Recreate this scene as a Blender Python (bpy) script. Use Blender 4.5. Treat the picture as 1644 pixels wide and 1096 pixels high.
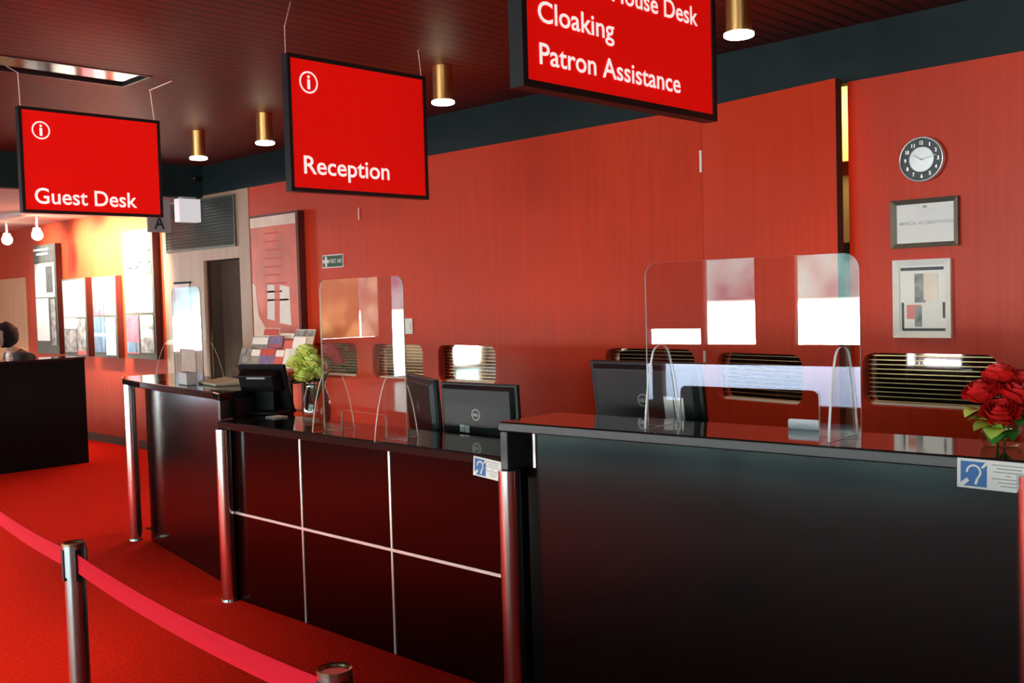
import bpy, bmesh, math, random
from mathutils import Vector, Matrix, Euler
random.seed(7)
for o in list(bpy.data.objects):
    bpy.data.objects.remove(o)
SC = bpy.context.scene
COL = SC.collection

# ------------------------------------------------------------------ camera
cd = bpy.data.cameras.new('camera')
cam = bpy.data.objects.new('camera', cd)
COL.objects.link(cam)
cam.matrix_world = Matrix(((0.71590, -0.00973, 0.69813, 0.0),
                           (0.69764, 0.05016, -0.71469, 0.0),
                           (-0.02806, 0.99869, 0.04270, 1.55),
                           (0, 0, 0, 1)))
cd.sensor_width = 36.0
cd.lens = 36.0 * 1650.0 / 1644.0
cd.clip_start = 0.05
cd.clip_end = 300
SC.camera = cam

# ------------------------------------------------------------------ view, world, sun, daylight
SC.view_settings.view_transform = 'Standard'
SC.view_settings.look = 'None'
SC.view_settings.gamma = 1.0
SC.view_settings.use_curve_mapping = False
SC.view_settings.exposure = 1.0

world = bpy.data.worlds.new('sky')
SC.world = world
world.use_nodes = True
wn = world.node_tree
bgn = wn.nodes['Background']
# sunlit street below the horizon, the shade of trees above it, open sky overhead
w_tc = wn.nodes.new('ShaderNodeTexCoord')
w_sep = wn.nodes.new('ShaderNodeSeparateXYZ')
wn.links.new(w_tc.outputs['Generated'], w_sep.inputs[0])
w_nz = wn.nodes.new('ShaderNodeTexNoise')
w_nz.inputs['Scale'].default_value = 11.0
w_nz.inputs['Detail'].default_value = 6.0
wn.links.new(w_tc.outputs['Generated'], w_nz.inputs['Vector'])
w_tree = wn.nodes.new('ShaderNodeValToRGB')
w_tree.color_ramp.elements[0].position = 0.38
w_tree.color_ramp.elements[1].position = 0.66
w_tree.color_ramp.elements[0].color = (0.008, 0.010, 0.020, 1)
w_tree.color_ramp.elements[1].color = (0.10, 0.19, 0.17, 1)
wn.links.new(w_nz.outputs['Fac'], w_tree.inputs[0])
w_ramp = wn.nodes.new('ShaderNodeValToRGB')
e = w_ramp.color_ramp.elements
e[0].position, e[0].color = 0.0, (0.03, 0.035, 0.045, 1)
e[1].position, e[1].color = 1.0, (0.10, 0.12, 0.15, 1)
for p_, c_ in ((0.40, (0.05, 0.07, 0.10, 1)), (0.440, (0.07, 0.09, 0.13, 1)), (0.468, (0.16, 0.18, 0.23, 1)), (0.476, (1.0, 0.94, 0.84, 1)), (0.4945, (1.0, 0.94, 0.84, 1)), (0.4955, (0, 0, 0, 1)), (0.66, (0, 0, 0, 1)), (0.72, (0.10, 0.12, 0.15, 1))):
    n_ = e.new(p_); n_.color = c_
w_map = wn.nodes.new('ShaderNodeMapRange')
w_map.inputs['From Min'].default_value = -1
w_map.inputs['From Max'].default_value = 1
wn.links.new(w_sep.outputs['Z'], w_map.inputs['Value'])
wn.links.new(w_map.outputs[0], w_ramp.inputs[0])
w_mask = wn.nodes.new('ShaderNodeMath'); w_mask.operation = 'GREATER_THAN'; w_mask.inputs[1].default_value = -0.010
wn.links.new(w_sep.outputs['Z'], w_mask.inputs[0])
w_mask2 = wn.nodes.new('ShaderNodeMath'); w_mask2.operation = 'LESS_THAN'; w_mask2.inputs[1].default_value = 0.40
wn.links.new(w_sep.outputs['Z'], w_mask2.inputs[0])
w_m = wn.nodes.new('ShaderNodeMath'); w_m.operation = 'MULTIPLY'
wn.links.new(w_mask.outputs[0], w_m.inputs[0]); wn.links.new(w_mask2.outputs[0], w_m.inputs[1])
w_add = wn.nodes.new('ShaderNodeMix'); w_add.data_type = 'RGBA'; w_add.blend_type = 'ADD'
wn.links.new(w_m.outputs[0], w_add.inputs['Factor'])
wn.links.new(w_ramp.outputs[0], w_add.inputs['A'])
wn.links.new(w_tree.outputs[0], w_add.inputs['B'])
wn.links.new(w_add.outputs['Result'], bgn.inputs[0])
bgn.inputs[1].default_value = 30.0

# openings of the lobby that let the daylight in
FRONT_Y, LEFT_X, RIGHT_X = -6.0, -17.0, 5.0
SILL, HEAD = 0.87, 2.75
LOW = (0.12, 0.62)                       # the band of glazing under the window rail
FRONT_WINDOWS = [(-7.1, -6.285, 0.87, 1.08), (-6.275, -5.54, SILL, HEAD), (-5.06, -3.9, SILL, HEAD), (-3.3, -2.0, SILL, HEAD), (-1.4, 0.4, SILL, HEAD),
                 (-16.0, -10.0) + LOW, (-9.8, -7.0) + LOW, (-6.9, -3.0) + LOW, (-2.9, 0.4) + LOW]
LEFT_WINDOWS = [(0.9, 2.3, 0.04, HEAD), (-5.9, -5.04, 0.06, HEAD), (-4.75, -3.2, SILL, HEAD)]
ADDED_RIGHT_WINDOWS = [(-4.4, -2.2, SILL, HEAD)]  # unseen window, added to bring daylight onto the sign faces

def portal(loc, direction, sx, sy):
    ld = bpy.data.lights.new('daylight_portal', 'AREA')
    ld.shape = 'RECTANGLE'
    ld.size, ld.size_y = sx, sy
    ld.cycles.is_portal = True
    o = bpy.data.objects.new('daylight_portal', ld)
    COL.objects.link(o)
    o.location = loc
    o.rotation_euler = Vector(direction).to_track_quat('-Z', 'Y').to_euler()
for a, b, z0, z1 in FRONT_WINDOWS:
    portal(((a + b) / 2, FRONT_Y - 0.22, (z0 + z1) / 2), (0, 1, 0), b - a, z1 - z0)
for a, b, z0, z1 in LEFT_WINDOWS:
    portal((LEFT_X - 0.22, (a + b) / 2, (z0 + z1) / 2), (1, 0, 0), z1 - z0, b - a)
for a, b, z0, z1 in ADDED_RIGHT_WINDOWS:
    portal((RIGHT_X + 0.22, (a + b) / 2, (z0 + z1) / 2), (-1, 0, 0), z1 - z0, b - a)

# ------------------------------------------------------------------ materials
def new_mat(name):
    m = bpy.data.materials.new(name)
    m.use_nodes = True
    nt = m.node_tree
    b = nt.nodes['Principled BSDF']
    return m, nt, b

def link(nt, a, b):
    nt.links.new(a, b)

def mat(name, col, rough=0.5, metal=0.0, spec=0.5, var=0.12, scale=(8, 8, 8), bump=0.0, emit=None, estr=0.0, coat=0.0, rvar=0.0):
    """principled surface with a noise that varies the colour (and the height)"""
    m, nt, b = new_mat(name)
    tc = nt.nodes.new('ShaderNodeTexCoord')
    mp = nt.nodes.new('ShaderNodeMapping')
    mp.inputs['Scale'].default_value = scale
    link(nt, tc.outputs['Object'], mp.inputs['Vector'])
    nz = nt.nodes.new('ShaderNodeTexNoise')
    nz.inputs['Scale'].default_value = 1.0
    nz.inputs['Detail'].default_value = 5.0
    link(nt, mp.outputs[0], nz.inputs['Vector'])
    rp = nt.nodes.new('ShaderNodeValToRGB')
    rp.color_ramp.elements[0].position = 0.3
    rp.color_ramp.elements[1].position = 0.7
    rp.color_ramp.elements[0].color = tuple(c * (1 - var) for c in col) + (1,)
    rp.color_ramp.elements[1].color = tuple(min(1, c * (1 + var)) for c in col) + (1,)
    link(nt, nz.outputs['Fac'], rp.inputs[0])
    link(nt, rp.outputs[0], b.inputs['Base Color'])
    b.inputs['Roughness'].default_value = rough
    b.inputs['Metallic'].default_value = metal
    b.inputs['Specular IOR Level'].default_value = spec
    b.inputs['Coat Weight'].default_value = coat
    b.inputs['Coat Roughness'].default_value = 0.1
    if rvar:
        mr = nt.nodes.new('ShaderNodeMapRange')
        mr.inputs['To Min'].default_value = max(0, rough - rvar)
        mr.inputs['To Max'].default_value = rough + rvar
        link(nt, nz.outputs['Fac'], mr.inputs['Value'])
        link(nt, mr.outputs[0], b.inputs['Roughness'])
    if bump:
        bp = nt.nodes.new('ShaderNodeBump')
        bp.inputs['Strength'].default_value = bump
        bp.inputs['Distance'].default_value = 0.01
        link(nt, nz.outputs['Fac'], bp.inputs['Height'])
        link(nt, bp.outputs[0], b.inputs['Normal'])
    if emit:
        b.inputs['Emission Color'].default_value = tuple(emit) + (1,)
        b.inputs['Emission Strength'].default_value = estr
    return m

def clear_mat(name, tint=(0.97, 0.98, 0.98), ior=1.49, rough=0.0):
    """clear sheet: transparent with a Fresnel reflection"""
    m = bpy.data.materials.new(name)
    m.use_nodes = True
    nt = m.node_tree
    nt.nodes.remove(nt.nodes['Principled BSDF'])
    out = nt.nodes['Material Output']
    tr = nt.nodes.new('ShaderNodeBsdfTransparent')
    tr.inputs[0].default_value = tint + (1,)
    gl = nt.nodes.new('ShaderNodeBsdfGlossy')
    gl.inputs['Roughness'].default_value = rough
    gl.inputs['Color'].default_value = (1, 1, 1, 1)
    fr = nt.nodes.new('ShaderNodeFresnel')
    ge = nt.nodes.new('ShaderNodeNewGeometry')
    mr = nt.nodes.new('ShaderNodeMapRange')           # the same reflection on entering and on leaving the sheet
    mr.inputs['To Min'].default_value = ior
    mr.inputs['To Max'].default_value = 1.0 / ior
    link(nt, ge.outputs['Backfacing'], mr.inputs['Value'])
    link(nt, mr.outputs[0], fr.inputs[0])
    mx = nt.nodes.new('ShaderNodeMixShader')
    link(nt, fr.outputs[0], mx.inputs[0])
    link(nt, tr.outputs[0], mx.inputs[1])
    link(nt, gl.outputs[0], mx.inputs[2])
    link(nt, mx.outputs[0], out.inputs[0])
    return m

def board_mat(name, col, axis, pitch, gap, gapcol, rough, grain=(2, 60, 2), spec=0.5):
    """boards laid side by side along one axis with dark joints and grain"""
    m = mat(name, col, rough, spec=spec, var=0.35, scale=grain, rvar=0.06)
    nt = m.node_tree
    b = nt.nodes['Principled BSDF']
    src = b.inputs['Base Color'].links[0].from_socket
    tc = nt.nodes.new('ShaderNodeTexCoord')
    sx = nt.nodes.new('ShaderNodeSeparateXYZ')
    link(nt, tc.outputs['Object'], sx.inputs[0])
    d = nt.nodes.new('ShaderNodeMath'); d.operation = 'DIVIDE'; d.inputs[1].default_value = pitch
    link(nt, sx.outputs[axis], d.inputs[0])
    f = nt.nodes.new('ShaderNodeMath'); f.operation = 'FRACT'
    link(nt, d.outputs[0], f.inputs[0])
    l = nt.nodes.new('ShaderNodeMath'); l.operation = 'LESS_THAN'; l.inputs[1].default_value = gap
    link(nt, f.outputs[0], l.inputs[0])
    mx = nt.nodes.new('ShaderNodeMix'); mx.data_type = 'RGBA'
    link(nt, l.outputs[0], mx.inputs['Factor'])
    link(nt, src, mx.inputs['A'])
    mx.inputs['B'].default_value = gapcol + (1,)
    link(nt, mx.outputs['Result'], b.inputs['Base Color'])
    return m

M = {}
M['red_wall'] = mat('red_veneer', (0.62, 0.042, 0.010), 0.38, spec=0.26, var=0.08, scale=(30, 30, 1.2))
M['far_wall'] = mat('orange_veneer', (0.42, 0.050, 0.016), 0.5, spec=0.12, var=0.14, scale=(30, 30, 1.2))
M['tan_wall'] = mat('tan_wood', (0.52, 0.30, 0.15), 0.45, var=0.12, scale=(26, 26, 1.2))
M['sheen_wall'] = mat('painted_sheen_beige', (0.42, 0.29, 0.19), 0.4, var=0.08, scale=(20, 20, 1.5))
M['dark_band'] = mat('dark_band', (0.010, 0.023, 0.024), 0.6, spec=0.2, var=0.1)
M['ceiling'] = board_mat('mahogany_ceiling', (0.150, 0.026, 0.009), 0, 0.085, 0.18, (0.012, 0.003, 0.002), 0.50, grain=(70, 1.6, 4))
M['corridor_ceiling'] = mat('corridor_ceiling', (0.62, 0.60, 0.54), 0.7, var=0.05)
M['carpet'] = mat('red_carpet', (0.92, 0.018, 0.004), 0.95, spec=0.1, var=0.18, scale=(60, 60, 60), bump=0.5)
M['staff_floor'] = mat('bounce_cut_floor', (0.03, 0.012, 0.010), 0.95, spec=0.1, var=0.2, scale=(60, 60, 60), bump=0.4)
M['stone'] = mat('stone_floor', (0.36, 0.43, 0.50), 0.16, var=0.10, scale=(1.5, 1.5, 1.5))
M['skirting'] = mat('skirting', (0.05, 0.018, 0.008), 0.5)
M['pier'] = mat('pier', (0.16, 0.03, 0.02), 0.6)
M['pavement'] = mat('pavement', (0.62, 0.60, 0.56), 0.9, var=0.08, scale=(2, 2, 2))
M['foliage'] = mat('foliage', (0.05, 0.14, 0.06), 0.8, var=0.6, scale=(3, 3, 3))
M['bark'] = mat('bark', (0.12, 0.09, 0.07), 0.9, var=0.4, scale=(14, 14, 3))
M['black_panel'] = mat('black_panel', (0.004, 0.0035, 0.004), 0.15, spec=0.4, var=0.15, scale=(25, 25, 2))
M['gloss_panel'] = mat('gloss_panel', (0.006, 0.001, 0.001), 0.09, spec=0.35, var=0.1)
M['counter'] = mat('polished_counter', (0.018, 0.013, 0.012), 0.07, spec=0.7, var=0.3, scale=(90, 90, 90))
M['counter_edge'] = mat('counter_edge', (0.045, 0.045, 0.046), 0.32, var=0.1)
M['matt_black'] = mat('matt_black', (0.005, 0.005, 0.006), 0.6, spec=0.2, var=0.1)
M['chrome'] = mat('brushed_chrome', (0.80, 0.79, 0.78), 0.16, metal=1.0, var=0.05, scale=(60, 60, 2), rvar=0.05)
M['steel'] = mat('polished_steel', (0.72, 0.70, 0.68), 0.22, metal=1.0, var=0.05, scale=(40, 40, 3))
M['trim_metal'] = mat('trim_metal', (0.86, 0.80, 0.78), 0.35, metal=0.6, var=0.04)
M['brass'] = mat('brass', (0.95, 0.58, 0.20), 0.30, metal=1.0, var=0.03, scale=(12, 12, 3))
M['gold'] = mat('slat_highlight', (0.95, 0.74, 0.36), 0.34, metal=0.85, var=0.05)
M['mirror'] = mat('dark_mirror', (0.60, 0.56, 0.52), 0.03, metal=1.0, var=0.02)
M['hinge'] = mat('hinge', (0.85, 0.78, 0.72), 0.4, metal=0.5, var=0.03)
M['lamp_glow'] = mat('lamp_glow', (1, 0.95, 0.85), 0.5, var=0, emit=(1.0, 0.90, 0.70), estr=6.0)
M['panel_glow'] = mat('panel_glow', (1, 0.95, 0.82), 0.5, var=0, emit=(1.0, 0.92, 0.70), estr=3.0)
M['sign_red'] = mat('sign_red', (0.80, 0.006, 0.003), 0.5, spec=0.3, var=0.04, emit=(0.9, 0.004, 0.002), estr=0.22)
M['sign_frame'] = mat('sign_frame', (0.012, 0.013, 0.013), 0.35)
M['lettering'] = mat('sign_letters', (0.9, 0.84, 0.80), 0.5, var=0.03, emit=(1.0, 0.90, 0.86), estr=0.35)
M['wire'] = mat('wire', (0.75, 0.45, 0.38), 0.4, metal=0.5, var=0.05)
M['acrylic'] = clear_mat('clear_acrylic')
M['acrylic_edge'] = mat('acrylic_edge', (0.88, 0.90, 0.88), 0.25, var=0.04)
M['acrylic_edge_amber'] = mat('acrylic_edge_amber', (0.85, 0.78, 0.62), 0.25, var=0.04)
M['glass'] = clear_mat('window_glass', (0.98, 0.99, 0.99), 1.35)
def cloth_mat(name, col):
    m = bpy.data.materials.new(name)
    m.use_nodes = True
    nt = m.node_tree
    nt.nodes.remove(nt.nodes['Principled BSDF'])
    tl = nt.nodes.new('ShaderNodeBsdfTranslucent')
    nz = nt.nodes.new('ShaderNodeTexNoise'); nz.inputs['Scale'].default_value = 1.6
    rp = nt.nodes.new('ShaderNodeValToRGB')
    rp.color_ramp.elements[0].position = 0.42; rp.color_ramp.elements[1].position = 0.58
    rp.color_ramp.elements[0].color = tuple(c * 0.6 for c in col) + (1,); rp.color_ramp.elements[1].color = col + (1,)
    tc = nt.nodes.new('ShaderNodeTexCoord')
    link(nt, tc.outputs['Object'], nz.inputs['Vector']); link(nt, nz.outputs['Fac'], rp.inputs[0]); link(nt, rp.outputs[0], tl.inputs[0])
    link(nt, tl.outputs[0], nt.nodes['Material Output'].inputs[0])
    return m
M['blind_tan'] = cloth_mat('blind_tan', (0.85, 0.60, 0.36))
M['blind_pale'] = cloth_mat('blind_pale', (0.88, 0.74, 0.60))
M['vase_glass'] = clear_mat('vase_glass', (0.93, 0.96, 0.90), 1.5, 0.02)
M['pos_black'] = mat('pos_black', (0.006, 0.006, 0.006), 0.5, spec=0.25, var=0.1)
M['monitor_back'] = mat('monitor_back', (0.012, 0.014, 0.015), 0.42, spec=0.6, var=0.1)
M['screen_face'] = mat('screen_face', (0.01, 0.01, 0.012), 0.1, var=0)
M['logo_grey'] = mat('logo_grey', (0.45, 0.44, 0.42), 0.35, metal=0.5, var=0.03)
M['white'] = mat('white_paper', (0.93, 0.92, 0.88), 0.6, var=0.03)
M['white_plastic'] = mat('white_plastic', (0.86, 0.86, 0.83), 0.4, var=0.03)
M['lit_white'] = mat('lit_white', (0.9, 0.9, 0.9), 0.4, var=0.02, emit=(0.93, 0.96, 1.0), estr=0.2)
M['grey_plastic'] = mat('grey_plastic', (0.60, 0.60, 0.57), 0.45, var=0.05)
M['cream'] = mat('cream_plastic', (0.78, 0.72, 0.52), 0.5, var=0.05)
M['reflection_pale'] = mat('reflection_pale', (0.72, 0.72, 0.80), 0.35, var=0.04)
M['board_olive'] = mat('board_olive', (0.075, 0.080, 0.062), 0.6, var=0.15)
M['board_edge'] = mat('board_edge', (0.10, 0.018, 0.012), 0.5)
M['print_dark'] = mat('print_dark', (0.07, 0.075, 0.072), 0.5, var=0.4, scale=(18, 18, 18))
M['print_grey'] = mat('print_grey', (0.30, 0.31, 0.30), 0.5, var=0.7, scale=(14, 14, 14))
M['print_olive'] = mat('print_olive', (0.33, 0.32, 0.26), 0.5, var=0.3, scale=(14, 14, 14))
M['print_blue'] = mat('print_blue', (0.10, 0.19, 0.30), 0.5, var=0.6, scale=(30, 30, 6))
M['print_pink'] = mat('print_pink', (0.45, 0.10, 0.14), 0.5, var=0.4, scale=(10, 10, 10))
M['print_red'] = mat('print_red', (0.62, 0.06, 0.04), 0.45, var=0.15, scale=(8, 8, 8))
M['print_salmon'] = mat('print_salmon', (0.70, 0.13, 0.08), 0.3, var=0.25, scale=(5, 5, 3), spec=0.6)
M['print_pale'] = mat('print_pale', (0.85, 0.72, 0.58), 0.3, var=0.12, scale=(5, 5, 5))
M['print_violet'] = mat('print_violet', (0.22, 0.16, 0.34), 0.5, var=0.4, scale=(20, 20, 20))
M['print_sign_blue'] = mat('sign_blue', (0.02, 0.16, 0.48), 0.5, var=0.03)
M['print_line'] = mat('print_line', (0.42, 0.42, 0.42), 0.6, var=0.1)
M['safety_green'] = mat('safety_green', (0.004, 0.085, 0.03), 0.5, var=0.05)
M['frame_grey'] = mat('frame_grey', (0.16, 0.14, 0.11), 0.35, metal=0.4, var=0.1)
M['frame_silver'] = mat('frame_silver', (0.90, 0.88, 0.83), 0.4, metal=0.0, var=0.05)
M['clock_face'] = mat('clock_face', (0.035, 0.05, 0.052), 0.4, var=0.1)
M['clock_silver'] = mat('clock_silver', (0.78, 0.80, 0.80), 0.25, metal=0.7, var=0.05)
M['belt'] = mat('red_belt', (0.90, 0.008, 0.030), 0.8, spec=0.15, var=0.05, scale=(2, 2, 200))
M['belt'].node_tree.nodes['Principled BSDF'].inputs['Sheen Weight'].default_value = 0.0
M['cap_brass'] = mat('cap_bronze', (0.42, 0.30, 0.16), 0.3, metal=0.9, var=0.1)
M['louvre'] = mat('louvre', (0.085, 0.105, 0.09), 0.45, metal=0.2, var=0.1)
M['recess'] = mat('recess', (0.10, 0.075, 0.050), 0.6, var=0.1)
M['yellow_room'] = mat('yellow_room', (0.72, 0.52, 0.20), 0.6, var=0.06, scale=(2, 2, 5))
M['olive_room'] = mat('olive_room', (0.20, 0.16, 0.06), 0.6, var=0.06)
M['cone_yellow'] = mat('cone_yellow', (0.75, 0.50, 0.03), 0.5, var=0.05)
M['cone_orange'] = mat('cone_orange', (0.75, 0.30, 0.03), 0.5, var=0.05)
M['rose_yellow'] = mat('rose_yellow', (0.82, 0.94, 0.22), 0.55, var=0.08, scale=(25, 25, 25))
M['rose_red'] = mat('rose_red', (0.72, 0.012, 0.010), 0.55, var=0.25, scale=(25, 25, 25))
M['rose_pink'] = mat('rose_crimson', (0.62, 0.03, 0.06), 0.55, var=0.25, scale=(25, 25, 25))
M['leaf'] = mat('leaf', (0.05, 0.20, 0.03), 0.45, var=0.35, scale=(20, 20, 20))
M['leaf_pale'] = mat('leaf_pale', (0.58, 0.74, 0.12), 0.45, var=0.3, scale=(20, 20, 20))
M['stem'] = mat('stem', (0.07, 0.16, 0.03), 0.5, var=0.2)
M['skin'] = mat('skin', (0.55, 0.32, 0.22), 0.5, var=0.06)
M['hair'] = mat('black_hair', (0.006, 0.005, 0.005), 0.75, spec=0.2, var=0.3, scale=(90, 90, 20))
M['jacket'] = mat('dark_jacket', (0.020, 0.023, 0.024), 0.8, var=0.2, scale=(60, 60, 60))
M['trousers'] = mat('trousers', (0.015, 0.015, 0.018), 0.8, var=0.2, scale=(60, 60, 60))
M['grey_ceiling_glass'] = mat('slot_glass', (0.16, 0.19, 0.17), 0.10, metal=0.8, var=0.9, scale=(2, 3, 2))
M['sign_grey'] = mat('sign_grey', (0.38, 0.38, 0.37), 0.5, var=0.04)

# ------------------------------------------------------------------ object helpers
def world_mat(o):
    m = o.matrix_basis.copy()
    while o.parent:
        o = o.parent
        m = o.matrix_basis @ m
    return m

def thing(name, label, cat, loc=(0, 0, 0), rot=0.0, group=None):
    o = bpy.data.objects.new(name, None)
    o.empty_display_size = 0.1
    COL.objects.link(o)
    o.location = loc
    o.rotation_euler = (0, 0, rot)
    o['label'] = label
    o['category'] = cat
    if group:
        o['group'] = group
    return o

def finish(bm, name, m, parent=None, bevel=0.0, smooth=False, world=False, seg=2):
    """link a bmesh as ONE object. world=True: coordinates are the room's, else the parent's own"""
    bmesh.ops.recalc_face_normals(bm, faces=bm.faces)
    me = bpy.data.meshes.new(name)
    bm.to_mesh(me)
    bm.free()
    return from_mesh(me, name, m, parent, bevel, smooth, world, seg)

def from_mesh(me, name, m, parent=None, bevel=0.0, smooth=False, world=False, seg=2):
    o = bpy.data.objects.new(name, me)
    COL.objects.link(o)
    for x in (m if isinstance(m, (list, tuple)) else [m]):
        me.materials.append(M[x])
    if parent:
        o.parent = parent
        if world:
            me.transform(world_mat(parent).inverted())
    else:
        vs = [v.co for v in me.vertices]
        c = Vector(((min(v.x for v in vs) + max(v.x for v in vs)) / 2, (min(v.y for v in vs) + max(v.y for v in vs)) / 2, min(v.z for v in vs)))
        me.transform(Matrix.Translation(-c))
        o.location = c
    if smooth:
        for p in me.polygons:
            p.use_smooth = True
        if smooth == 'auto':
            me.set_sharp_from_angle(angle=math.radians(35))
    if bevel:
        md = o.modifiers.new('bevel', 'BEVEL')
        md.width = bevel
        md.segments = seg
        md.limit_method = 'ANGLE'
        md.angle_limit = math.radians(40)
    return o

def tag(o, label, cat, group=None):
    o['label'] = label
    o['category'] = cat
    if group:
        o['group'] = group
    return o

def structure(o):
    o['kind'] = 'structure'
    return o

def box(bm, x0, x1, y0, y1, z0, z1, mi=0):
    vs = [bm.verts.new(p) for p in ((x0, y0, z0), (x1, y0, z0), (x1, y1, z0), (x0, y1, z0), (x0, y0, z1), (x1, y0, z1), (x1, y1, z1), (x0, y1, z1))]
    for f in ((0, 3, 2, 1), (4, 5, 6, 7), (0, 1, 5, 4), (1, 2, 6, 5), (2, 3, 7, 6), (3, 0, 4, 7)):
        bm.faces.new([vs[i] for i in f]).material_index = mi
    return vs

def cyl(bm, p0, p1, r0, r1=None, seg=24, cap=True):
    p0, p1 = Vector(p0), Vector(p1)
    r1 = r0 if r1 is None else r1
    d = (p1 - p0).normalized()
    a = d.orthogonal().normalized()
    b = d.cross(a)
    ra, rb = [], []
    for i in range(seg):
        t = 2 * math.pi * i / seg
        u = a * math.cos(t) + b * math.sin(t)
        ra.append(bm.verts.new(p0 + u * r0))
        rb.append(bm.verts.new(p1 + u * r1))
    for i in range(seg):
        j = (i + 1) % seg
        bm.faces.new((ra[i], ra[j], rb[j], rb[i]))
    if cap:
        bm.faces.new(ra[::-1])
        bm.faces.new(rb)

def tube(bm, pts, r, seg=8):
    for a, b in zip(pts, pts[1:]):
        cyl(bm, a, b, r, r, seg)

def lathe(bm, prof, seg=32, c=(0, 0, 0), close=True):
    rings = []
    for r, z in prof:
        rings.append([bm.verts.new((c[0] + r * math.cos(2 * math.pi * i / seg), c[1] + r * math.sin(2 * math.pi * i / seg), c[2] + z)) for i in range(seg)])
    for A, B in zip(rings, rings[1:]):
        for i in range(seg):
            j = (i + 1) % seg
            bm.faces.new((A[i], A[j], B[j], B[i]))
    if close:
        bm.faces.new(rings[0][::-1])
        bm.faces.new(rings[-1])

def ball(bm, c, r, sub=2, s=(1, 1, 1)):
    res = bmesh.ops.create_icosphere(bm, subdivisions=sub, radius=r)
    for v in res['verts']:
        v.co = Vector((v.co.x * s[0], v.co.y * s[1], v.co.z * s[2])) + Vector(c)
    return res['verts']

def prism(bm, pts, z0, z1):
    """vertical extrusion of a plan outline"""
    A = [bm.verts.new((x, y, z0)) for x, y in pts]
    B = [bm.verts.new((x, y, z1)) for x, y in pts]
    n = len(pts)
    for i in range(n):
        j = (i + 1) % n
        bm.faces.new((A[i], A[j], B[j], B[i]))
    bm.faces.new(A[::-1])
    bm.faces.new(B)

def rrect(x0, x1, y0, y1, r, n=6, corners=(1, 1, 1, 1)):
    """rounded rectangle outline; corners: lower left, lower right, upper right, upper left"""
    out = []
    for k, (cx, cy, a) in enumerate(((x0 + r, y0 + r, 180), (x1 - r, y0 + r, 270), (x1 - r, y1 - r, 0), (x0 + r, y1 - r, 90))):
        if corners[k] and r > 0:
            for i in range(n + 1):
                t = math.radians(a + 90 * i / n)
                out.append((cx + r * math.cos(t), cy + r * math.sin(t)))
        else:
            out.append(((x0, y0), (x1, y0), (x1, y1), (x0, y1))[k])
    return out

def sheet(outer, holes, thick, mtx, mi_side=0):
    """mesh of a flat outline with holes, given a thickness; the outline lies in local XY, centred on local z=0"""
    cu = bpy.data.curves.new('outline', 'CURVE')
    cu.dimensions = '2D'
    cu.fill_mode = 'BOTH'
    cu.extrude = thick / 2
    for pts in [outer] + holes:
        sp = cu.splines.new('POLY')
        sp.points.add(len(pts) - 1)
        for p, q in zip(sp.points, pts):
            p.co = (q[0], q[1], 0, 1)
        sp.use_cyclic_u = True
    tmp = bpy.data.objects.new('outline', cu)
    COL.objects.link(tmp)
    dg = bpy.context.evaluated_depsgraph_get()
    me = bpy.data.meshes.new_from_object(tmp.evaluated_get(dg))
    bpy.data.objects.remove(tmp)
    bpy.data.curves.remove(cu)
    bm = bmesh.new()
    bm.from_mesh(me)
    bmesh.ops.remove_doubles(bm, verts=bm.verts, dist=1e-5)
    bmesh.ops.recalc_face_normals(bm, faces=bm.faces)
    bm.normal_update()
    for f in bm.faces:
        f.material_index = mi_side if abs(f.normal.z) < 0.5 else 0
    me.materials.clear()
    bm.to_mesh(me)
    bm.free()
    me.transform(mtx)
    return me

FACE_Y = Matrix.Rotation(math.radians(90), 4, 'X')                                                   # outline x -> x, y -> z, faces -y
FACE_X = Matrix.Rotation(math.radians(90), 4, 'Z') @ Matrix.Rotation(math.radians(90), 4, 'X')      # outline x -> y, y -> z, faces +x

def text_mesh(s, x0, x1, z0, cap, weight=0.0, depth=0.002):
    """mesh of a line of lettering in local XY from x0 to x1, baseline z0, cap height cap"""
    cu = bpy.data.curves.new('text', 'FONT')
    cu.body = s
    cu.size = 1.0
    cu.offset = weight
    cu.extrude = 0.0
    cu.resolution_u = 4
    tmp = bpy.data.objects.new('text', cu)
    COL.objects.link(tmp)
    dg = bpy.context.evaluated_depsgraph_get()
    me = bpy.data.meshes.new_from_object(tmp.evaluated_get(dg))
    bpy.data.objects.remove(tmp)
    bpy.data.curves.remove(cu)
    me.materials.clear()
    xs = [v.co.x for v in me.vertices]
    k = (x1 - x0) / (max(xs) - min(xs))
    ky = cap / 0.729
    mn = min(xs)
    for v in me.vertices:
        v.co = Vector((x0 + (v.co.x - mn) * k, z0 + v.co.y * ky, 0.0))
    return me

def join_meshes(ms):
    bm = bmesh.new()
    for m in ms:
        bm.from_mesh(m)
    me = bpy.data.meshes.new('joined')
    bm.to_mesh(me)
    bm.free()
    return me

def ring_mesh(cx, cy, r0, r1, seg=40):
    bm = bmesh.new()
    A = [bm.verts.new((cx + r0 * math.cos(2 * math.pi * i / seg), cy + r0 * math.sin(2 * math.pi * i / seg), 0)) for i in range(seg)]
    B = [bm.verts.new((cx + r1 * math.cos(2 * math.pi * i / seg), cy + r1 * math.sin(2 * math.pi * i / seg), 0)) for i in range(seg)]
    for i in range(seg):
        j = (i + 1) % seg
        bm.faces.new((A[i], A[j], B[j], B[i]))
    me = bpy.data.meshes.new('ring')
    bm.to_mesh(me); bm.free()
    return me

def disc_mesh(cx, cy, r, seg=24):
    bm = bmesh.new()
    bm.faces.new([bm.verts.new((cx + r * math.cos(2 * math.pi * i / seg), cy + r * math.sin(2 * math.pi * i / seg), 0)) for i in range(seg)])
    me = bpy.data.meshes.new('disc')
    bm.to_mesh(me); bm.free()
    return me

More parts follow.
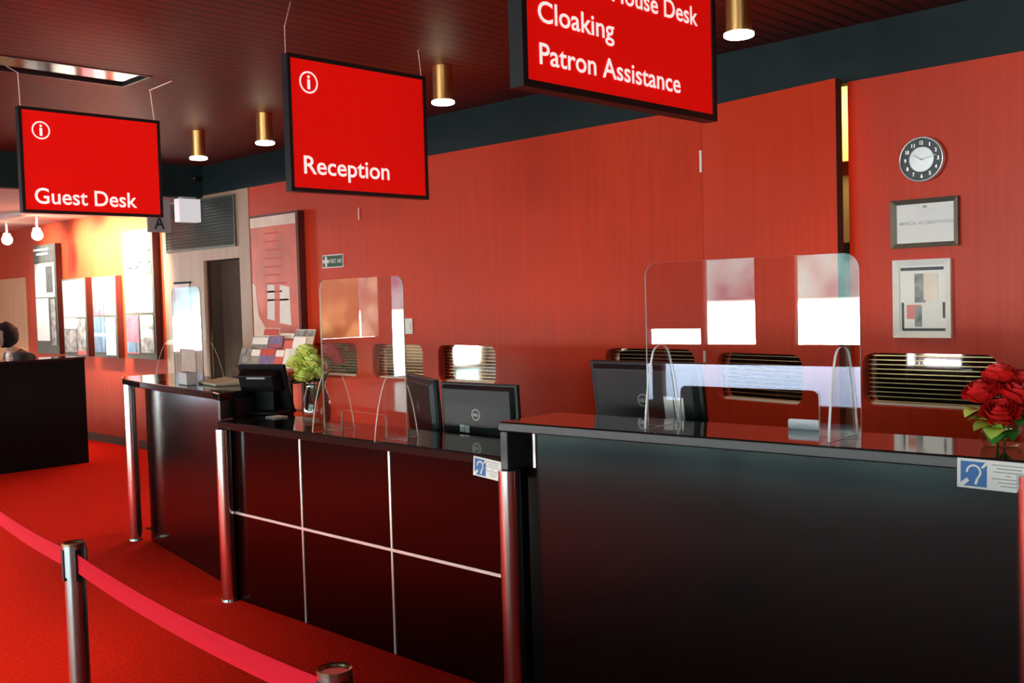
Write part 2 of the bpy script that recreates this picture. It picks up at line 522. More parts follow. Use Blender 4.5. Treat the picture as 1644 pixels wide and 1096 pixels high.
def poly_mesh(pts):
    bm = bmesh.new()
    bm.faces.new([bm.verts.new((x, y, 0)) for x, y in pts])
    bmesh.ops.triangulate(bm, faces=bm.faces)
    me = bpy.data.meshes.new('poly')
    bm.to_mesh(me); bm.free()
    return me

def dup(root, loc, rotz, label, group=None):
    """a copy of a thing with copies of its parts and sub-parts"""
    r = root.copy()
    COL.objects.link(r)
    r.location = loc
    r.rotation_euler = (0, 0, rotz)
    r['label'] = label
    if group:
        r['group'] = group
    for ch in list(root.children):
        c = ch.copy(); COL.objects.link(c); c.parent = r
        for g in list(ch.children):
            d = g.copy(); COL.objects.link(d); d.parent = c
    return r

# ------------------------------------------------------------------ the room
WALL_Y, WALL_T = 5.20, 0.07
TOP, CEIL = 2.64, 2.93
HATCHES = [(-7.20, 0.63), (-6.365, 0.63), (-5.56, 0.62), (-3.89, 0.69), (-3.07, 0.61), (-2.135, 0.69)]
HZ0, HZ1 = 0.925, 1.205
DOOR_X0, DOOR_X1 = -3.465, -2.60        # the open leaf, hinged at its far edge
GAP_X1 = -2.543

def hatch_hole(i):
    cx, w = HATCHES[i]
    return rrect(cx - w / 2, cx + w / 2, HZ0, HZ1, 0.06)

# floor: carpet and, towards the street, polished stone
bm = bmesh.new(); box(bm, LEFT_X, RIGHT_X, -2.2, 3.3, -0.1, 0.0); box(bm, LEFT_X, -6.9, 3.3, 6.6, -0.1, 0.0)
structure(finish(bm, 'floor', 'carpet'))
bm = bmesh.new(); box(bm, -6.9, RIGHT_X, 3.3, 6.6, -0.1, 0.0)
structure(finish(bm, 'floor_staff', 'staff_floor'))  # dark tone added here to cut red bounce onto the lower wall
bm = bmesh.new(); box(bm, LEFT_X, RIGHT_X, FRONT_Y, -2.2, -0.1, 0.0)
structure(finish(bm, 'floor_stone', 'stone'))

# back wall in two runs, either side of the door leaf
me = sheet([(-9.34 + 0.70, 0), (DOOR_X0, 0), (DOOR_X0, TOP), (-8.64, TOP)], [hatch_hole(i) for i in range(4)], WALL_T, Matrix.Translation((0, WALL_Y + WALL_T / 2, 0)) @ FACE_Y)
structure(from_mesh(me, 'wall_back', 'red_wall'))
me = sheet([(GAP_X1, 0), (RIGHT_X, 0), (RIGHT_X, TOP), (GAP_X1, TOP)], [hatch_hole(5)], WALL_T, Matrix.Translation((0, WALL_Y + WALL_T / 2, 0)) @ FACE_Y)
structure(from_mesh(me, 'wall_back_near', 'red_wall'))
bm = bmesh.new(); box(bm, LEFT_X, -10.16, WALL_Y, WALL_Y + WALL_T, 0, 2.63)
structure(finish(bm, 'wall_back_far', 'far_wall'))
# bay with recessed doorway and louvre; window sheen painted into its beige colour
me = sheet([(-10.16, 0), (-8.64, 0), (-8.64, TOP), (-10.16, TOP)], [[(-9.34, 0.02), (-8.66, 0.02), (-8.66, 2.0), (-9.34, 2.0)]], WALL_T, Matrix.Translation((0, WALL_Y + WALL_T / 2, 0)) @ FACE_Y)
structure(from_mesh(me, 'wall_doorway', 'sheen_wall'))
bm = bmesh.new(); box(bm, -9.36, -8.64, WALL_Y + 0.20, WALL_Y + 0.24, 0, 2.05)
structure(finish(bm, 'door_1', 'recess'))
bm = bmesh.new(); box(bm, -9.40, -9.345, WALL_Y + WALL_T, WALL_Y + 0.24, 0, 2.05); box(bm, -8.66, -8.60, WALL_Y + WALL_T, WALL_Y + 0.24, 0, 2.05); box(bm, -9.40, -8.60, WALL_Y + WALL_T, WALL_Y + 0.24, 2.0, 2.06)
structure(finish(bm, 'trim_6', 'recess'))
bm = bmesh.new(); box(bm, -15.3, -13.9, WALL_Y - 0.012, WALL_Y - 0.001, 0, 1.99)
structure(finish(bm, 'door_2', 'tan_wall'))
# strip of wall beside the big poster, its sheen painted in beige
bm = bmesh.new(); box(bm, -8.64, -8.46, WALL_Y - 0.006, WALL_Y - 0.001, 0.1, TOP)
structure(finish(bm, 'trim_1', 'sheen_wall'))

# dark band above the red wall and its return across the lobby
bm = bmesh.new(); box(bm, -9.3, RIGHT_X, WALL_Y + 0.004, WALL_Y + 0.10, TOP, CEIL)
structure(finish(bm, 'trim_2', 'dark_band'))
bm = bmesh.new(); box(bm, -9.42, -9.3, -3.0, WALL_Y + 0.10, 2.62, CEIL)
structure(finish(bm, 'trim_3', 'dark_band'))
# boarded ceiling with the slot left open, and the paler ceiling past the band
SLOT = (-6.22, -5.84, 1.0, 2.97)
me = sheet([(-9.42, FRONT_Y), (RIGHT_X, FRONT_Y), (RIGHT_X, 6.6), (-9.42, 6.6)], [[(SLOT[0], SLOT[2]), (SLOT[1], SLOT[2]), (SLOT[1], SLOT[3]), (SLOT[0], SLOT[3])]], 0.06, Matrix.Translation((0, 0, CEIL + 0.03)))
structure(from_mesh(me, 'ceiling', 'ceiling'))
bm = bmesh.new(); box(bm, LEFT_X, -9.42, FRONT_Y, WALL_Y + 0.1, 2.63, 2.69)
structure(finish(bm, 'ceiling_corridor', 'corridor_ceiling'))
bm = bmesh.new(); box(bm, LEFT_X - 0.5, RIGHT_X + 0.5, FRONT_Y - 0.5, 7.2, 3.25, 3.45)
structure(finish(bm, 'ceiling_roof', 'pier'))

# skirting of the back wall
bm = bmesh.new(); box(bm, LEFT_X, -10.16, WALL_Y - 0.015, WALL_Y, 0, 0.09); box(bm, -8.6, DOOR_X0, WALL_Y - 0.015, WALL_Y, 0, 0.09)
structure(finish(bm, 'baseboard_back', 'skirting'))

# street front, left and right walls with their windows
def window_wall(name, axis, pos, lo, hi, wins, m):
    holes = [[(a, s0), (b, s0), (b, s1), (a, s1)] for a, b, s0, s1 in wins]
    if axis == 'y':
        mt = Matrix.Translation((0, pos - 0.1, 0)) @ FACE_Y
    else:
        mt = Matrix.Translation((pos, 0, 0)) @ FACE_X
    structure(from_mesh(sheet([(lo, -0.1), (hi, -0.1), (hi, 3.25), (lo, 3.25)], holes, 0.2, mt), name, m))
    for a, b, s0, s1 in wins:
        bm = bmesh.new()
        if axis == 'y':
            box(bm, a, b, pos - 0.106, pos - 0.1, s0, s1)
        else:
            box(bm, pos - 0.003, pos + 0.003, a, b, s0, s1)
        window_wall.n += 1
        structure(finish(bm, 'window_%d' % window_wall.n, 'glass'))
window_wall.n = 0
t = thing('window_blind', 'added tan roller blind over an unseen lobby window, for its reflection', 'blind', (LEFT_X - 0.02, -3.98, SILL))
for a, b, m in ((-4.75, -4.36, 'blind_pale'), (-4.34, -3.2, 'blind_tan')):  # made-up blind, lit through for a bright tan reflection in the screen
    bm = bmesh.new(); box(bm, LEFT_X - 0.03, LEFT_X - 0.028, a, b, SILL + 0.01, HEAD - 0.05)
    finish(bm, 'blind_cloth', m, t, world=True)
bm = bmesh.new(); box(bm, LEFT_X - 0.06, LEFT_X - 0.01, -4.75, -3.2, HEAD - 0.05, HEAD - 0.005)
finish(bm, 'roller', 'sign_frame', t, world=True)
window_wall('wall_front', 'y', FRONT_Y, LEFT_X, RIGHT_X, FRONT_WINDOWS, 'pier')
window_wall('wall_left', 'x', LEFT_X - 0.1, FRONT_Y, 6.6, LEFT_WINDOWS, 'tan_wall')
window_wall('wall_right', 'x', RIGHT_X + 0.1, FRONT_Y, 6.6, ADDED_RIGHT_WINDOWS, 'pier')
# back room glimpsed through the door gap
bm = bmesh.new(); box(bm, -4.6, -1.6, 6.20, 6.26, 0, 2.93)
structure(finish(bm, 'wall_back_room', 'olive_room'))
bm = bmesh.new(); box(bm, -4.6, -1.6, 6.12, 6.20, 2.345, 2.93)
structure(finish(bm, 'trim_4', 'yellow_room'))
bm = bmesh.new(); box(bm, -4.66, -4.6, 5.28, 6.26, 0, 2.93); box(bm, -1.6, -1.54, 5.28, 6.26, 0, 2.93)
structure(finish(bm, 'wall_back_room_sides', 'olive_room'))

def area(name, loc, target, sx, sy, power, col):
    ld = bpy.data.lights.new(name, 'AREA'); ld.shape = 'RECTANGLE'; ld.size = sx; ld.size_y = sy
    ld.energy = power; ld.color = col
    o = bpy.data.objects.new(name, ld); COL.objects.link(o); o.location = loc
    o.rotation_euler = (Vector(target) - Vector(loc)).to_track_quat('-Z', 'Y').to_euler()
    return o
def spot(name, loc, target, power, col, size=70, blend=0.6, radius=0.04):
    ld = bpy.data.lights.new(name, 'SPOT'); ld.energy = power; ld.color = col
    ld.spot_size = math.radians(size); ld.spot_blend = blend; ld.shadow_soft_size = radius
    o = bpy.data.objects.new(name, ld); COL.objects.link(o); o.location = loc
    o.rotation_euler = (Vector(target) - Vector(loc)).to_track_quat('-Z', 'Y').to_euler()
    return o
WARM = (1.0, 0.80, 0.52)
area('back_room_lamp', (-3.0, 5.75, 2.85), (-3.0, 5.9, 0), 0.5, 0.3, 11, (1.0, 0.82, 0.45))

# ------------------------------------------------------------------ door leaf standing ajar
ang = math.radians(-9.0)
L = 0.938
leaf = bpy.data.objects.new('door_3', None); COL.objects.link(leaf)
leaf['kind'] = 'structure'
leaf.location = (DOOR_X0, WALL_Y, 0); leaf.rotation_euler = (0, 0, ang)
cx, w = HATCHES[4]
hole = rrect(cx - w / 2 - DOOR_X0, cx + w / 2 - DOOR_X0, HZ0 - 0.01, HZ1 - 0.012, 0.06)
me = sheet([(0.004, 0.01), (L, 0.01), (L, TOP), (0.004, TOP)], [hole], 0.05, Matrix.Translation((0, 0.025, 0)) @ FACE_Y)
from_mesh(me, 'door_panel', 'red_wall', leaf)
bm = bmesh.new(); box(bm, L, L + 0.003, 0.0, 0.05, 0.01, TOP)
finish(bm, 'door_edge', 'skirting', leaf)
for z0, z1 in ((2.26, 2.39), (1.13, 1.20)):
    bm = bmesh.new(); box(bm, -0.008, 0.008, -0.012, 0.0, z0, z1)
    finish(bm, 'hinge', 'hinge', leaf, bevel=0.002)
bm = bmesh.new(); box(bm, -6.788, -6.778, WALL_Y - 0.012, WALL_Y - 0.001, 2.22, 2.32)
structure(finish(bm, 'trim_5', 'hinge'))

# ------------------------------------------------------------------ mirror-slat shutters in the hatches
HW = 0.70
def make_shutter(label, bar):
    t = thing('hatch_shutter', label, 'shutter', (0, 0, 0), 0, 'slatted service hatches along the red wall')
    bm = bmesh.new(); box(bm, -HW / 2, HW / 2, 0.0, 0.012, 0.0, 0.28)
    finish(bm, 'mirror_panel', 'mirror', t)
    bm = bmesh.new()
    for k in range(11):
        z = 0.018 + k * 0.0243
        box(bm, -HW / 2, HW / 2, -0.004, 0.0, z, z + bar)
    finish(bm, 'slats', 'gold', t)  # raised gold bars stand in for highlights on the curved slats
    bm = bmesh.new(); box(bm, -HW / 2, HW / 2, -0.03, 0.0, 0.001, 0.013)
    finish(bm, 'bottom_rail', 'frame_silver', t, bevel=0.002)
    return t
SHUTTER_LABELS = ['slatted mirror hatch in red wall, farthest of the row, behind the glass vase',
                  'slatted mirror hatch in red wall just below the light switch',
                  'slatted mirror hatch in red wall above the pair of monitors',
                  'slatted mirror hatch in red wall, mostly hidden by a lone black monitor',
                  'slatted mirror hatch in the ajar door leaf, behind the near clear screen',
                  'wide slatted mirror hatch with gold highlight bars below the silver picture frame']
sh = None
for i, (hx, hw) in enumerate(HATCHES):
    loc = (hx, WALL_Y + WALL_T + 0.004, HZ0 - 0.0)
    rz = 0
    if i == 4:
        p = leaf.matrix_basis @ Vector((hx - DOOR_X0, 0.056, HZ0 - 0.01))
        loc, rz = p, ang
    if sh is None:
        sh = make_shutter(SHUTTER_LABELS[0], 0.0018); sh.location = loc
    elif i == 5:
        wide = make_shutter(SHUTTER_LABELS[5], 0.0046); wide.location = loc
    else:
        dup(sh, loc, rz, SHUTTER_LABELS[i])

# ------------------------------------------------------------------ ceiling fittings
def make_downlight(label):
    t = thing('downlight', label, 'ceiling light', (0, 0, 0), 0, 'brass downlights along the red wall')
    bm = bmesh.new(); cyl(bm, (0, 0, -0.205), (0, 0, 0), 0.058, 0.058, 32)
    finish(bm, 'brass_tube', 'brass', t, smooth='auto')
    bm = bmesh.new(); lathe(bm, [(0.058, -0.200), (0.068, -0.204), (0.068, -0.218), (0.060, -0.222), (0.058, -0.214)], 32, close=False)
    finish(bm, 'rim', 'lamp_glow', t, smooth=True)
    bm = bmesh.new(); cyl(bm, (0, 0, -0.2215), (0, 0, -0.216), 0.061, 0.061, 32)
    finish(bm, 'lens', 'lamp_glow', t)
    return t
DL = [(-7.46, 'brass tube downlight, farthest from the third hanging sign'), (-6.50, 'brass tube downlight second from the corridor end'),
      (-4.57, 'brass tube downlight just past the Reception sign'), (-2.55, 'brass tube downlight beside the Cloaking sign')]
dl = None
for x, lb in DL:
    if dl is None:
        dl = make_downlight(lb); dl.location = (x, 4.15, CEIL)
    else:
        dup(dl, (x, 4.15, CEIL), 0, lb)
    spot('downlight_beam', (x, 4.15, CEIL - 0.23), (x, 4.25, 0), 26, WARM, 110, 0.8, 0.05)

for x in (-7.3, -4.8):
    spot('added_carpet_spot', (x, 0.4, CEIL - 0.05), (x - 0.3, 0.6, 0), 130, (1.0, 0.86, 0.66), 92, 0.9, 0.06)  # added spots without fittings, only to brighten the carpet

t = thing('ceiling_slot', 'long recessed dark glass slot in the mahogany ceiling', 'ceiling vent', (-6.03, 2.0, CEIL))
bm = bmesh.new()
x0, x1, y0, y1 = SLOT
for a in ((x0, x0 + 0.015, y0, y1), (x1 - 0.015, x1, y0, y1), (x0, x1, y0, y0 + 0.015), (x0, x1, y1 - 0.015, y1)):
    box(bm, *a, CEIL - 0.004, CEIL + 0.14)
finish(bm, 'slot_frame', 'sign_frame', t, world=True)
bm = bmesh.new()
for k in range(6):
    ya = y0 + 0.02 + k * (y1 - y0 - 0.04) / 6
    vs = box(bm, x0 + 0.016, x1 - 0.016, ya, ya + 0.32, CEIL + 0.012, CEIL + 0.02)
finish(bm, 'slot_glass', 'grey_ceiling_glass', t, world=True)

t = thing('ceiling_sensor', 'tiny dark dome sensor on the dark band by the far corner', 'sensor', (-9.29, 5.10, 2.80))
bm = bmesh.new(); ball(bm, (0.03, 0, 0), 0.028, 2)
finish(bm, 'sensor_dome', 'sign_frame', t, smooth=True)
bm = bmesh.new(); cyl(bm, (-0.01, 0, 0.0), (0.03, 0, 0.0), 0.012, 0.012, 12)
finish(bm, 'sensor_arm', 'sign_frame', t)

# ------------------------------------------------------------------ hanging signs
def make_sign(label, x, y0, y1, z0, z1, texts, info, wires):
    t = thing('hanging_sign', label, 'hanging sign', (x, (y0 + y1) / 2, z0))
    f = 0.018
    d = 0.045
    bm = bmesh.new()
    box(bm, x - d, x, y0, y0 + f, z0, z1); box(bm, x - d, x, y1 - f, y1, z0, z1)
    box(bm, x - d, x, y0 + f, y1 - f, z0, z0 + f); box(bm, x - d, x, y0 + f, y1 - f, z1 - f, z1)
    finish(bm, 'frame', 'sign_frame', t, world=True)
    bm = bmesh.new(); box(bm, x - d + 0.006, x - 0.006, y0 + f, y1 - f, z0 + f, z1 - f)
    finish(bm, 'face_panel', 'sign_red', t, world=True)
    mt = Matrix.Translation((x - 0.0045, 0, 0)) @ FACE_X
    for s, a, b, z, c in texts:
        me = text_mesh(s, a, b, z, c, 0.012); me.transform(mt)
        from_mesh(me, 'lettering', 'lettering', t, world=True)
    if info:
        cy, cz, r = info
        me = join_meshes([ring_mesh(cy, cz, r * 0.84, r), disc_mesh(cy, cz + r * 0.50, r * 0.145),
                          poly_mesh([(cy - r * 0.15, cz - r * 0.62), (cy + r * 0.15, cz - r * 0.62), (cy + r * 0.15, cz + r * 0.26), (cy - r * 0.15, cz + r * 0.26)])])
        me.transform(mt)
        from_mesh(me, 'information_symbol', 'lettering', t, world=True)
    for pts in wires:
        bm = bmesh.new()
        tube(bm, pts, 0.0028, 6)
        ball(bm, pts[-1], 0.007, 1); ball(bm, pts[1], 0.006, 1)
        finish(bm, 'wire', 'wire', t, world=True)
    return t
make_sign('red hanging sign reading Guest Desk in a black frame', -6.0, 2.245, 3.085, 2.105, 2.70,
          [('Guest Desk', 2.315, 2.919, 2.160, 0.092)], (2.366, 2.574, 0.051),
          [[(-5.89, 3.12, CEIL), (-6.02, 3.04, 2.885), (-6.02, 3.06, 2.70)], [(-6.08, 2.22, CEIL), (-6.02, 2.26, 2.885), (-6.02, 2.265, 2.70)]])
make_sign('red hanging sign reading Reception in a black frame', -4.0, 2.685, 3.515, 2.065, 2.69,
          [('Reception', 2.760, 3.263, 2.150, 0.086)], (2.802, 2.570, 0.051),
          [[(-4.02, 2.73, CEIL), (-4.02, 2.692, 2.81), (-4.02, 2.692, 2.69)], [(-4.09, 3.63, CEIL), (-4.02, 3.49, 2.82), (-4.02, 3.505, 2.69)]])
make_sign('red hanging sign reading Cloaking and Patron Assistance, cut by the top edge', -1.70, 1.805, 2.64, 2.055, 2.69,
          [('Patron Assistance', 1.869, 2.460, 2.117, 0.054), ('Cloaking', 1.867, 2.163, 2.219, 0.054), ('Front of House Desk', 1.872, 2.553, 2.321, 0.054)],
          (1.92, 2.585, 0.051),
          [[(-1.72, 1.80, CEIL), (-1.72, 1.83, 2.81), (-1.72, 1.83, 2.69)], [(-1.72, 2.70, CEIL), (-1.72, 2.62, 2.81), (-1.72, 2.62, 2.69)]])

# letter sign and white box hanging at the corridor
t = thing('letter_sign', 'small grey sign with a black letter A below the Guest Desk sign', 'sign', (-9.6, 4.82, 2.36))
bm = bmesh.new(); box(bm, -9.73, -9.70, 4.82, 5.06, 2.30, 2.62)
finish(bm, 'sign_plate', 'sign_grey', t, world=True)
me = text_mesh('A', 4.885, 4.995, 2.335, 0.13, 0.02); me.transform(Matrix.Translation((-9.698, 0, 0)) @ FACE_X)
from_mesh(me, 'letter', 'sign_frame', t, world=True)
t = thing('exit_box', 'white box light hung under the dark band by the louvre', 'exit light', (-9.1, 4.97, 2.34))
bm = bmesh.new(); box(bm, -9.37, -9.27, 4.93, 5.16, 2.375, 2.60)
finish(bm, 'housing', 'lit_white', t, bevel=0.006, world=True)
bm = bmesh.new(); box(bm, -9.36, -9.28, 4.97, 5.12, 2.60, 2.62)
finish(bm, 'mounting_plate', 'sign_grey', t, world=True)

# louvre panel over the doorway
t = thing('louvre_grille', 'grey-green slatted louvre grille above the dark doorway', 'vent grille', (-9.35, WALL_Y, 2.11))
bm = bmesh.new()
for z in (2.11, 2.585):
    box(bm, -10.06, -8.69, WALL_Y - 0.02, WALL_Y - 0.001, z, z + 0.02)
for x in (-10.06, -8.71):
    box(bm, x, x + 0.02, WALL_Y - 0.02, WALL_Y - 0.001, 2.13, 2.585)
finish(bm, 'frame', 'louvre', t, world=True)
bm = bmesh.new()
for k in range(15):
    z = 2.13 + k * 0.0303
    vs = box(bm, -10.04, -8.71, WALL_Y - 0.006, WALL_Y - 0.002, z, z + 0.03)
    for v in vs[:2]:
        v.co.y -= 0.012
finish(bm, 'slats', 'louvre', t, world=True)

# ------------------------------------------------------------------ poster boards on the far wall
def place_sheet(name, parent, x0, x1, z0, z1, m, y):
    bm = bmesh.new(); box(bm, x0, x1, y - 0.003, y, z0, z1)
    return finish(bm, name, m, parent, world=True)
def make_board(label, x0, x1, z0, z1, sheets, heading=None):
    t = thing('poster_board', label, 'poster board', ((x0 + x1) / 2, WALL_Y - 0.03, z0), 0, 'dark poster boards on the far wall')
    bm = bmesh.new(); box(bm, x0, x1, WALL_Y - 0.07, WALL_Y - 0.002, z0, z1)
    finish(bm, 'board', ['board_edge'], t, world=True)
    bm = bmesh.new(); box(bm, x0 + 0.004, x1 - 0.004, WALL_Y - 0.075, WALL_Y - 0.07, z0 + 0.004, z1 - 0.004)
    finish(bm, 'backing', 'board_olive', t, world=True)
    for n_, (a, b, c, d, m) in enumerate(sheets):
        w, h = x1 - x0, z1 - z0
        place_sheet('poster_sheet', t, x0 + a * w, x0 + b * w, z0 + c * h, z0 + d * h, m, WALL_Y - 0.075 - 0.0012 * n_)
    if heading:
        ms = []
        for (u0, u1, v) in heading:
            w, h = x1 - x0, z1 - z0
            ms.append(poly_mesh([(x0 + u0 * w, z0 + v * h - .012), (x0 + u1 * w, z0 + v * h - .012), (x0 + u1 * w, z0 + v * h + .012), (x0 + u0 * w, z0 + v * h + .012)]))
        me = join_meshes(ms); me.transform(Matrix.Translation((0, WALL_Y - 0.090, 0)) @ FACE_Y)
        from_mesh(me, 'heading', 'white', t, world=True)
    return t
make_board('tall dark poster board nearest the seated person, white heading and pinned sheets', -13.44, -12.75, 1.01, 2.37,
           [(.05, .95, .85, .99, 'print_dark'), (.06, .92, .52, .83, 'white'), (.55, .85, .56, .80, 'print_dark'), (.06, .62, .12, .51, 'white'), (.72, .92, .08, .50, 'print_grey')],
           [(.08, .75, .955), (.2, .72, .915)])
make_board('short dark poster board with white sheets, second from the seated person', -12.60, -11.93, 1.0, 1.925,
           [(.05, .95, .50, .97, 'white'), (.05, .58, .35, .49, 'white'), (.05, .55, .05, .34, 'print_grey'), (.60, .95, .03, .48, 'print_grey'), (.60, .95, .02, .07, 'print_red')])
make_board('short dark poster board with blue columned sheet, third from the seated person', -11.76, -11.15, 1.0, 1.92,
           [(.05, .48, .52, .97, 'print_pink'), (.52, .95, .52, .97, 'print_grey'), (.56, .90, .80, .95, 'white'), (.05, .5, .06, .50, 'print_blue'), (.05, .5, .26, .30, 'white'), (.54, .95, .03, .49, 'white')])
make_board('tall dark poster board beside the pale doorway, heading and pink sheet', -10.94, -10.24, 1.0, 2.39,
           [(.05, .95, .66, .98, 'print_dark'), (.04, .47, .36, .65, 'white'), (.50, .95, .36, .65, 'white'), (.04, .46, .04, .34, 'print_pink'), (.06, .44, .05, .13, 'print_blue'), (.52, .95, .05, .34, 'print_grey'),
            (.56, .9, .26, .32, 'white'), (.56, .9, .17, .23, 'white')],
           [(.06, .6, .76), (.06, .5, .72), (.68, .9, .75), (.68, .9, .84)])

# lamps of the corridor
def make_track(label, x, y):
    t = thing('globe_lamp', label, 'ceiling light', (x, y, 2.63), 0, 'globe lamps on the corridor ceiling')
    bm = bmesh.new(); cyl(bm, (0, 0, 0), (0, 0, -0.15), 0.012, 0.012, 12)
    finish(bm, 'stem', 'white_plastic', t)
    bm = bmesh.new(); cyl(bm, (0, 0, -0.13), (0, 0, -0.165), 0.04, 0.05, 24)
    finish(bm, 'collar', 'white_plastic', t, smooth='auto')
    bm = bmesh.new(); ball(bm, (0, 0, -0.21), 0.062, 3)
    finish(bm, 'globe', 'lamp_glow', t, smooth=True)
    return t
make_track('bright globe lamp nearest the picture edge under the corridor ceiling', -13.1, 4.70)
make_track('bright globe lamp over the dark poster boards', -12.17, 4.70)
for x, tx, pw in ((-12.9, -13.0, 90), (-12.0, -12.0, 330), (-11.3, -11.3, 520), (-10.6, -10.7, 560)):
    spot('corridor_spotlight', (x, 4.42, 2.60), (tx, WALL_Y, 2.12), pw, (1.0, 0.90, 0.74), 86, 1.0, 0.06)
t = thing('added_glow_panel', 'added glowing panel that brightens the corridor ceiling by the Guest Desk sign', 'ceiling light', (-12.0, 3.0, 2.596))
bm = bmesh.new(); box(bm, -13.2, -11.0, 2.75, 3.25, 2.602, 2.624)  # made-up glowing panel, added so the corridor ceiling reads bright
finish(bm, 'glow_sheet', 'panel_glow', t, world=True)
bm = bmesh.new()
for q in ((-13.23, -13.2, 2.72, 3.28), (-11.0, -10.97, 2.72, 3.28), (-13.2, -11.0, 2.72, 2.75), (-13.2, -11.0, 3.25, 3.28)):
    box(bm, *q, 2.596, 2.626)
finish(bm, 'trim', 'white_plastic', t, world=True)
bm = bmesh.new(); tube(bm, [(-15.0, 3.4, 2.55), (-11.5, 4.3, 2.60)], 0.03, 10)
tag(finish(bm, 'ceiling_pipe', 'grey_plastic'), 'grey pipe running under the pale corridor ceiling', 'pipe')

# notice beside the doorway
t = thing('clipboard_notice', 'white notice hung from a black clip on the wall beside the doorway', 'notice', (-9.77, WALL_Y, 1.45))
bm = bmesh.new(); box(bm, -9.92, -9.63, WALL_Y - 0.01, WALL_Y - 0.001, 1.40, 1.785)
finish(bm, 'paper', 'white', t, world=True)
bm = bmesh.new(); box(bm, -9.925, -9.60, WALL_Y - 0.02, WALL_Y - 0.001, 1.785, 1.805)
finish(bm, 'clip', 'matt_black', t, world=True)

# big framed poster
t = thing('framed_poster', 'tall red and white framed poster behind the brochure rack', 'poster', (-8.0, WALL_Y, 0.6))
bm = bmesh.new(); box(bm, -8.34, -7.57, WALL_Y - 0.07, WALL_Y - 0.001, 0.6, 2.36)
finish(bm, 'frame_box', 'board_edge', t, world=True)
YP = WALL_Y - 0.07
me = poly_mesh([(-8.33, 0.62), (-7.60, 0.62), (-7.60, 2.34), (-8.33, 2.34)]); me.transform(Matrix.Translation((0, YP - 0.002, 0)) @ FACE_Y)
from_mesh(me, 'print', 'print_salmon', t, world=True)
me = poly_mesh([(-8.33, 2.25), (-7.60, 2.25), (-7.60, 2.34), (-8.33, 2.34)])
me.transform(Matrix.Translation((0, YP - 0.004, 0)) @ FACE_Y)
from_mesh(me, 'pale_header', 'print_pale', t, world=True)
me = (poly_mesh([(-8.33, 1.0), (-8.33, 1.75), (-8.28, 1.72), (-8.24, 1.45), (-8.12, 1.32), (-7.85, 1.20), (-7.60, 1.15), (-7.60, 0.98), (-7.9, 1.02), (-8.2, 1.12)]))
me.transform(Matrix.Translation((0, YP - 0.004, 0)) @ FACE_Y)
from_mesh(me, 'pale_shape', 'print_pale', t, world=True)
me = join_meshes([poly_mesh([(-8.10, 1.42), (-7.98, 1.40), (-7.96, 1.72), (-8.08, 1.74)]), poly_mesh([(-7.90, 1.38), (-7.72, 1.36), (-7.73, 1.70), (-7.88, 1.72)])])
me.transform(Matrix.Translation((0, YP - 0.004, 0)) @ FACE_Y)
from_mesh(me, 'painted_glare', 'white', t, world=True)  # white blotches are reflection glare painted onto the print
ms = []
for k in range(9):
    z = 2.18 - k * 0.075
    u = -8.12 + random.uniform(0, .04); v = -7.80 + random.uniform(-.08, .06)
    ms.append(poly_mesh([(u, z), (v, z), (v, z + .016), (u, z + .016)]))
me = join_meshes(ms); me.transform(Matrix.Translation((0, YP - 0.004, 0)) @ FACE_Y)
from_mesh(me, 'print_lines', 'print_red', t, world=True)

# brochure rack with its brochures
rk = thing('brochure_rack', 'clear tiered rack on a black pedestal holding brochures below the framed poster', 'brochure rack', (-7.56, 4.85, 0))
bm = bmesh.new()
for i, (y, z) in enumerate(((4.70, 1.02), (4.80, 1.10), (4.90, 1.18))):
    box(bm, -7.98, -7.10, y, y + 0.09, z - 0.006, z)
    box(bm, -7.98, -7.10, y, y + 0.006, z, z + 0.035)
finish(bm, 'tiers', 'acrylic', rk, world=True)
for x in (-7.99, -7.10):
    bm = bmesh.new(); box(bm, x, x + 0.008, 4.68, 5.0, 0.93, 1.19)
    finish(bm, 'side_panel', 'acrylic', rk, world=True)
bm = bmesh.new(); box(bm, -7.99, -7.09, 4.68, 5.0, 0.90, 0.93); box(bm, -7.60, -7.48, 4.84, 4.96, 0.03, 0.90); box(bm, -7.85, -7.23, 4.66, 5.08, 0.0, 0.03)
finish(bm, 'pedestal', 'matt_black', rk, world=True)
BR = [(0, -7.97, .165, .155, ['print_grey'], 'grey and white brochure at the end of the lowest rack tier'), (0, -7.80, .14, .15, ['print_olive', 'white'], 'dull grey-green brochure second along the lowest rack tier'),
      (0, -7.655, .225, .16, ['print_violet', 'print_red'], 'violet brochure with a red picture mid lowest rack tier'), (0, -7.425, .13, .15, ['print_salmon', 'white'], 'salmon brochure near the yellow roses on the lowest tier'),
      (0, -7.29, .16, .16, ['white'], 'white brochure behind the yellow roses on the lowest tier'),
      (1, -7.94, .25, .17, ['print_grey', 'white'], 'black and white picture brochure on the middle rack tier'), (1, -7.68, .22, .18, ['print_pink', 'print_violet'], 'red and violet brochure on the middle rack tier'),
      (1, -7.45, .13, .14, ['print_salmon'], 'tan brochure on the middle rack tier'), (1, -7.31, .18, .17, ['white'], 'white brochure at the near end of the middle tier'),
      (2, -7.91, .24, .16, ['white', 'print_red'], 'white brochure with a red top on the highest tier'), (2, -7.66, .22, .12, ['print_pink', 'white'], 'dark pink brochure on the highest rack tier'),
      (2, -7.42, .28, .15, ['white', 'print_grey'], 'pale wide brochure on the highest rack tier')]
TY = ((4.70, 1.02), (4.80, 1.10), (4.90, 1.18))
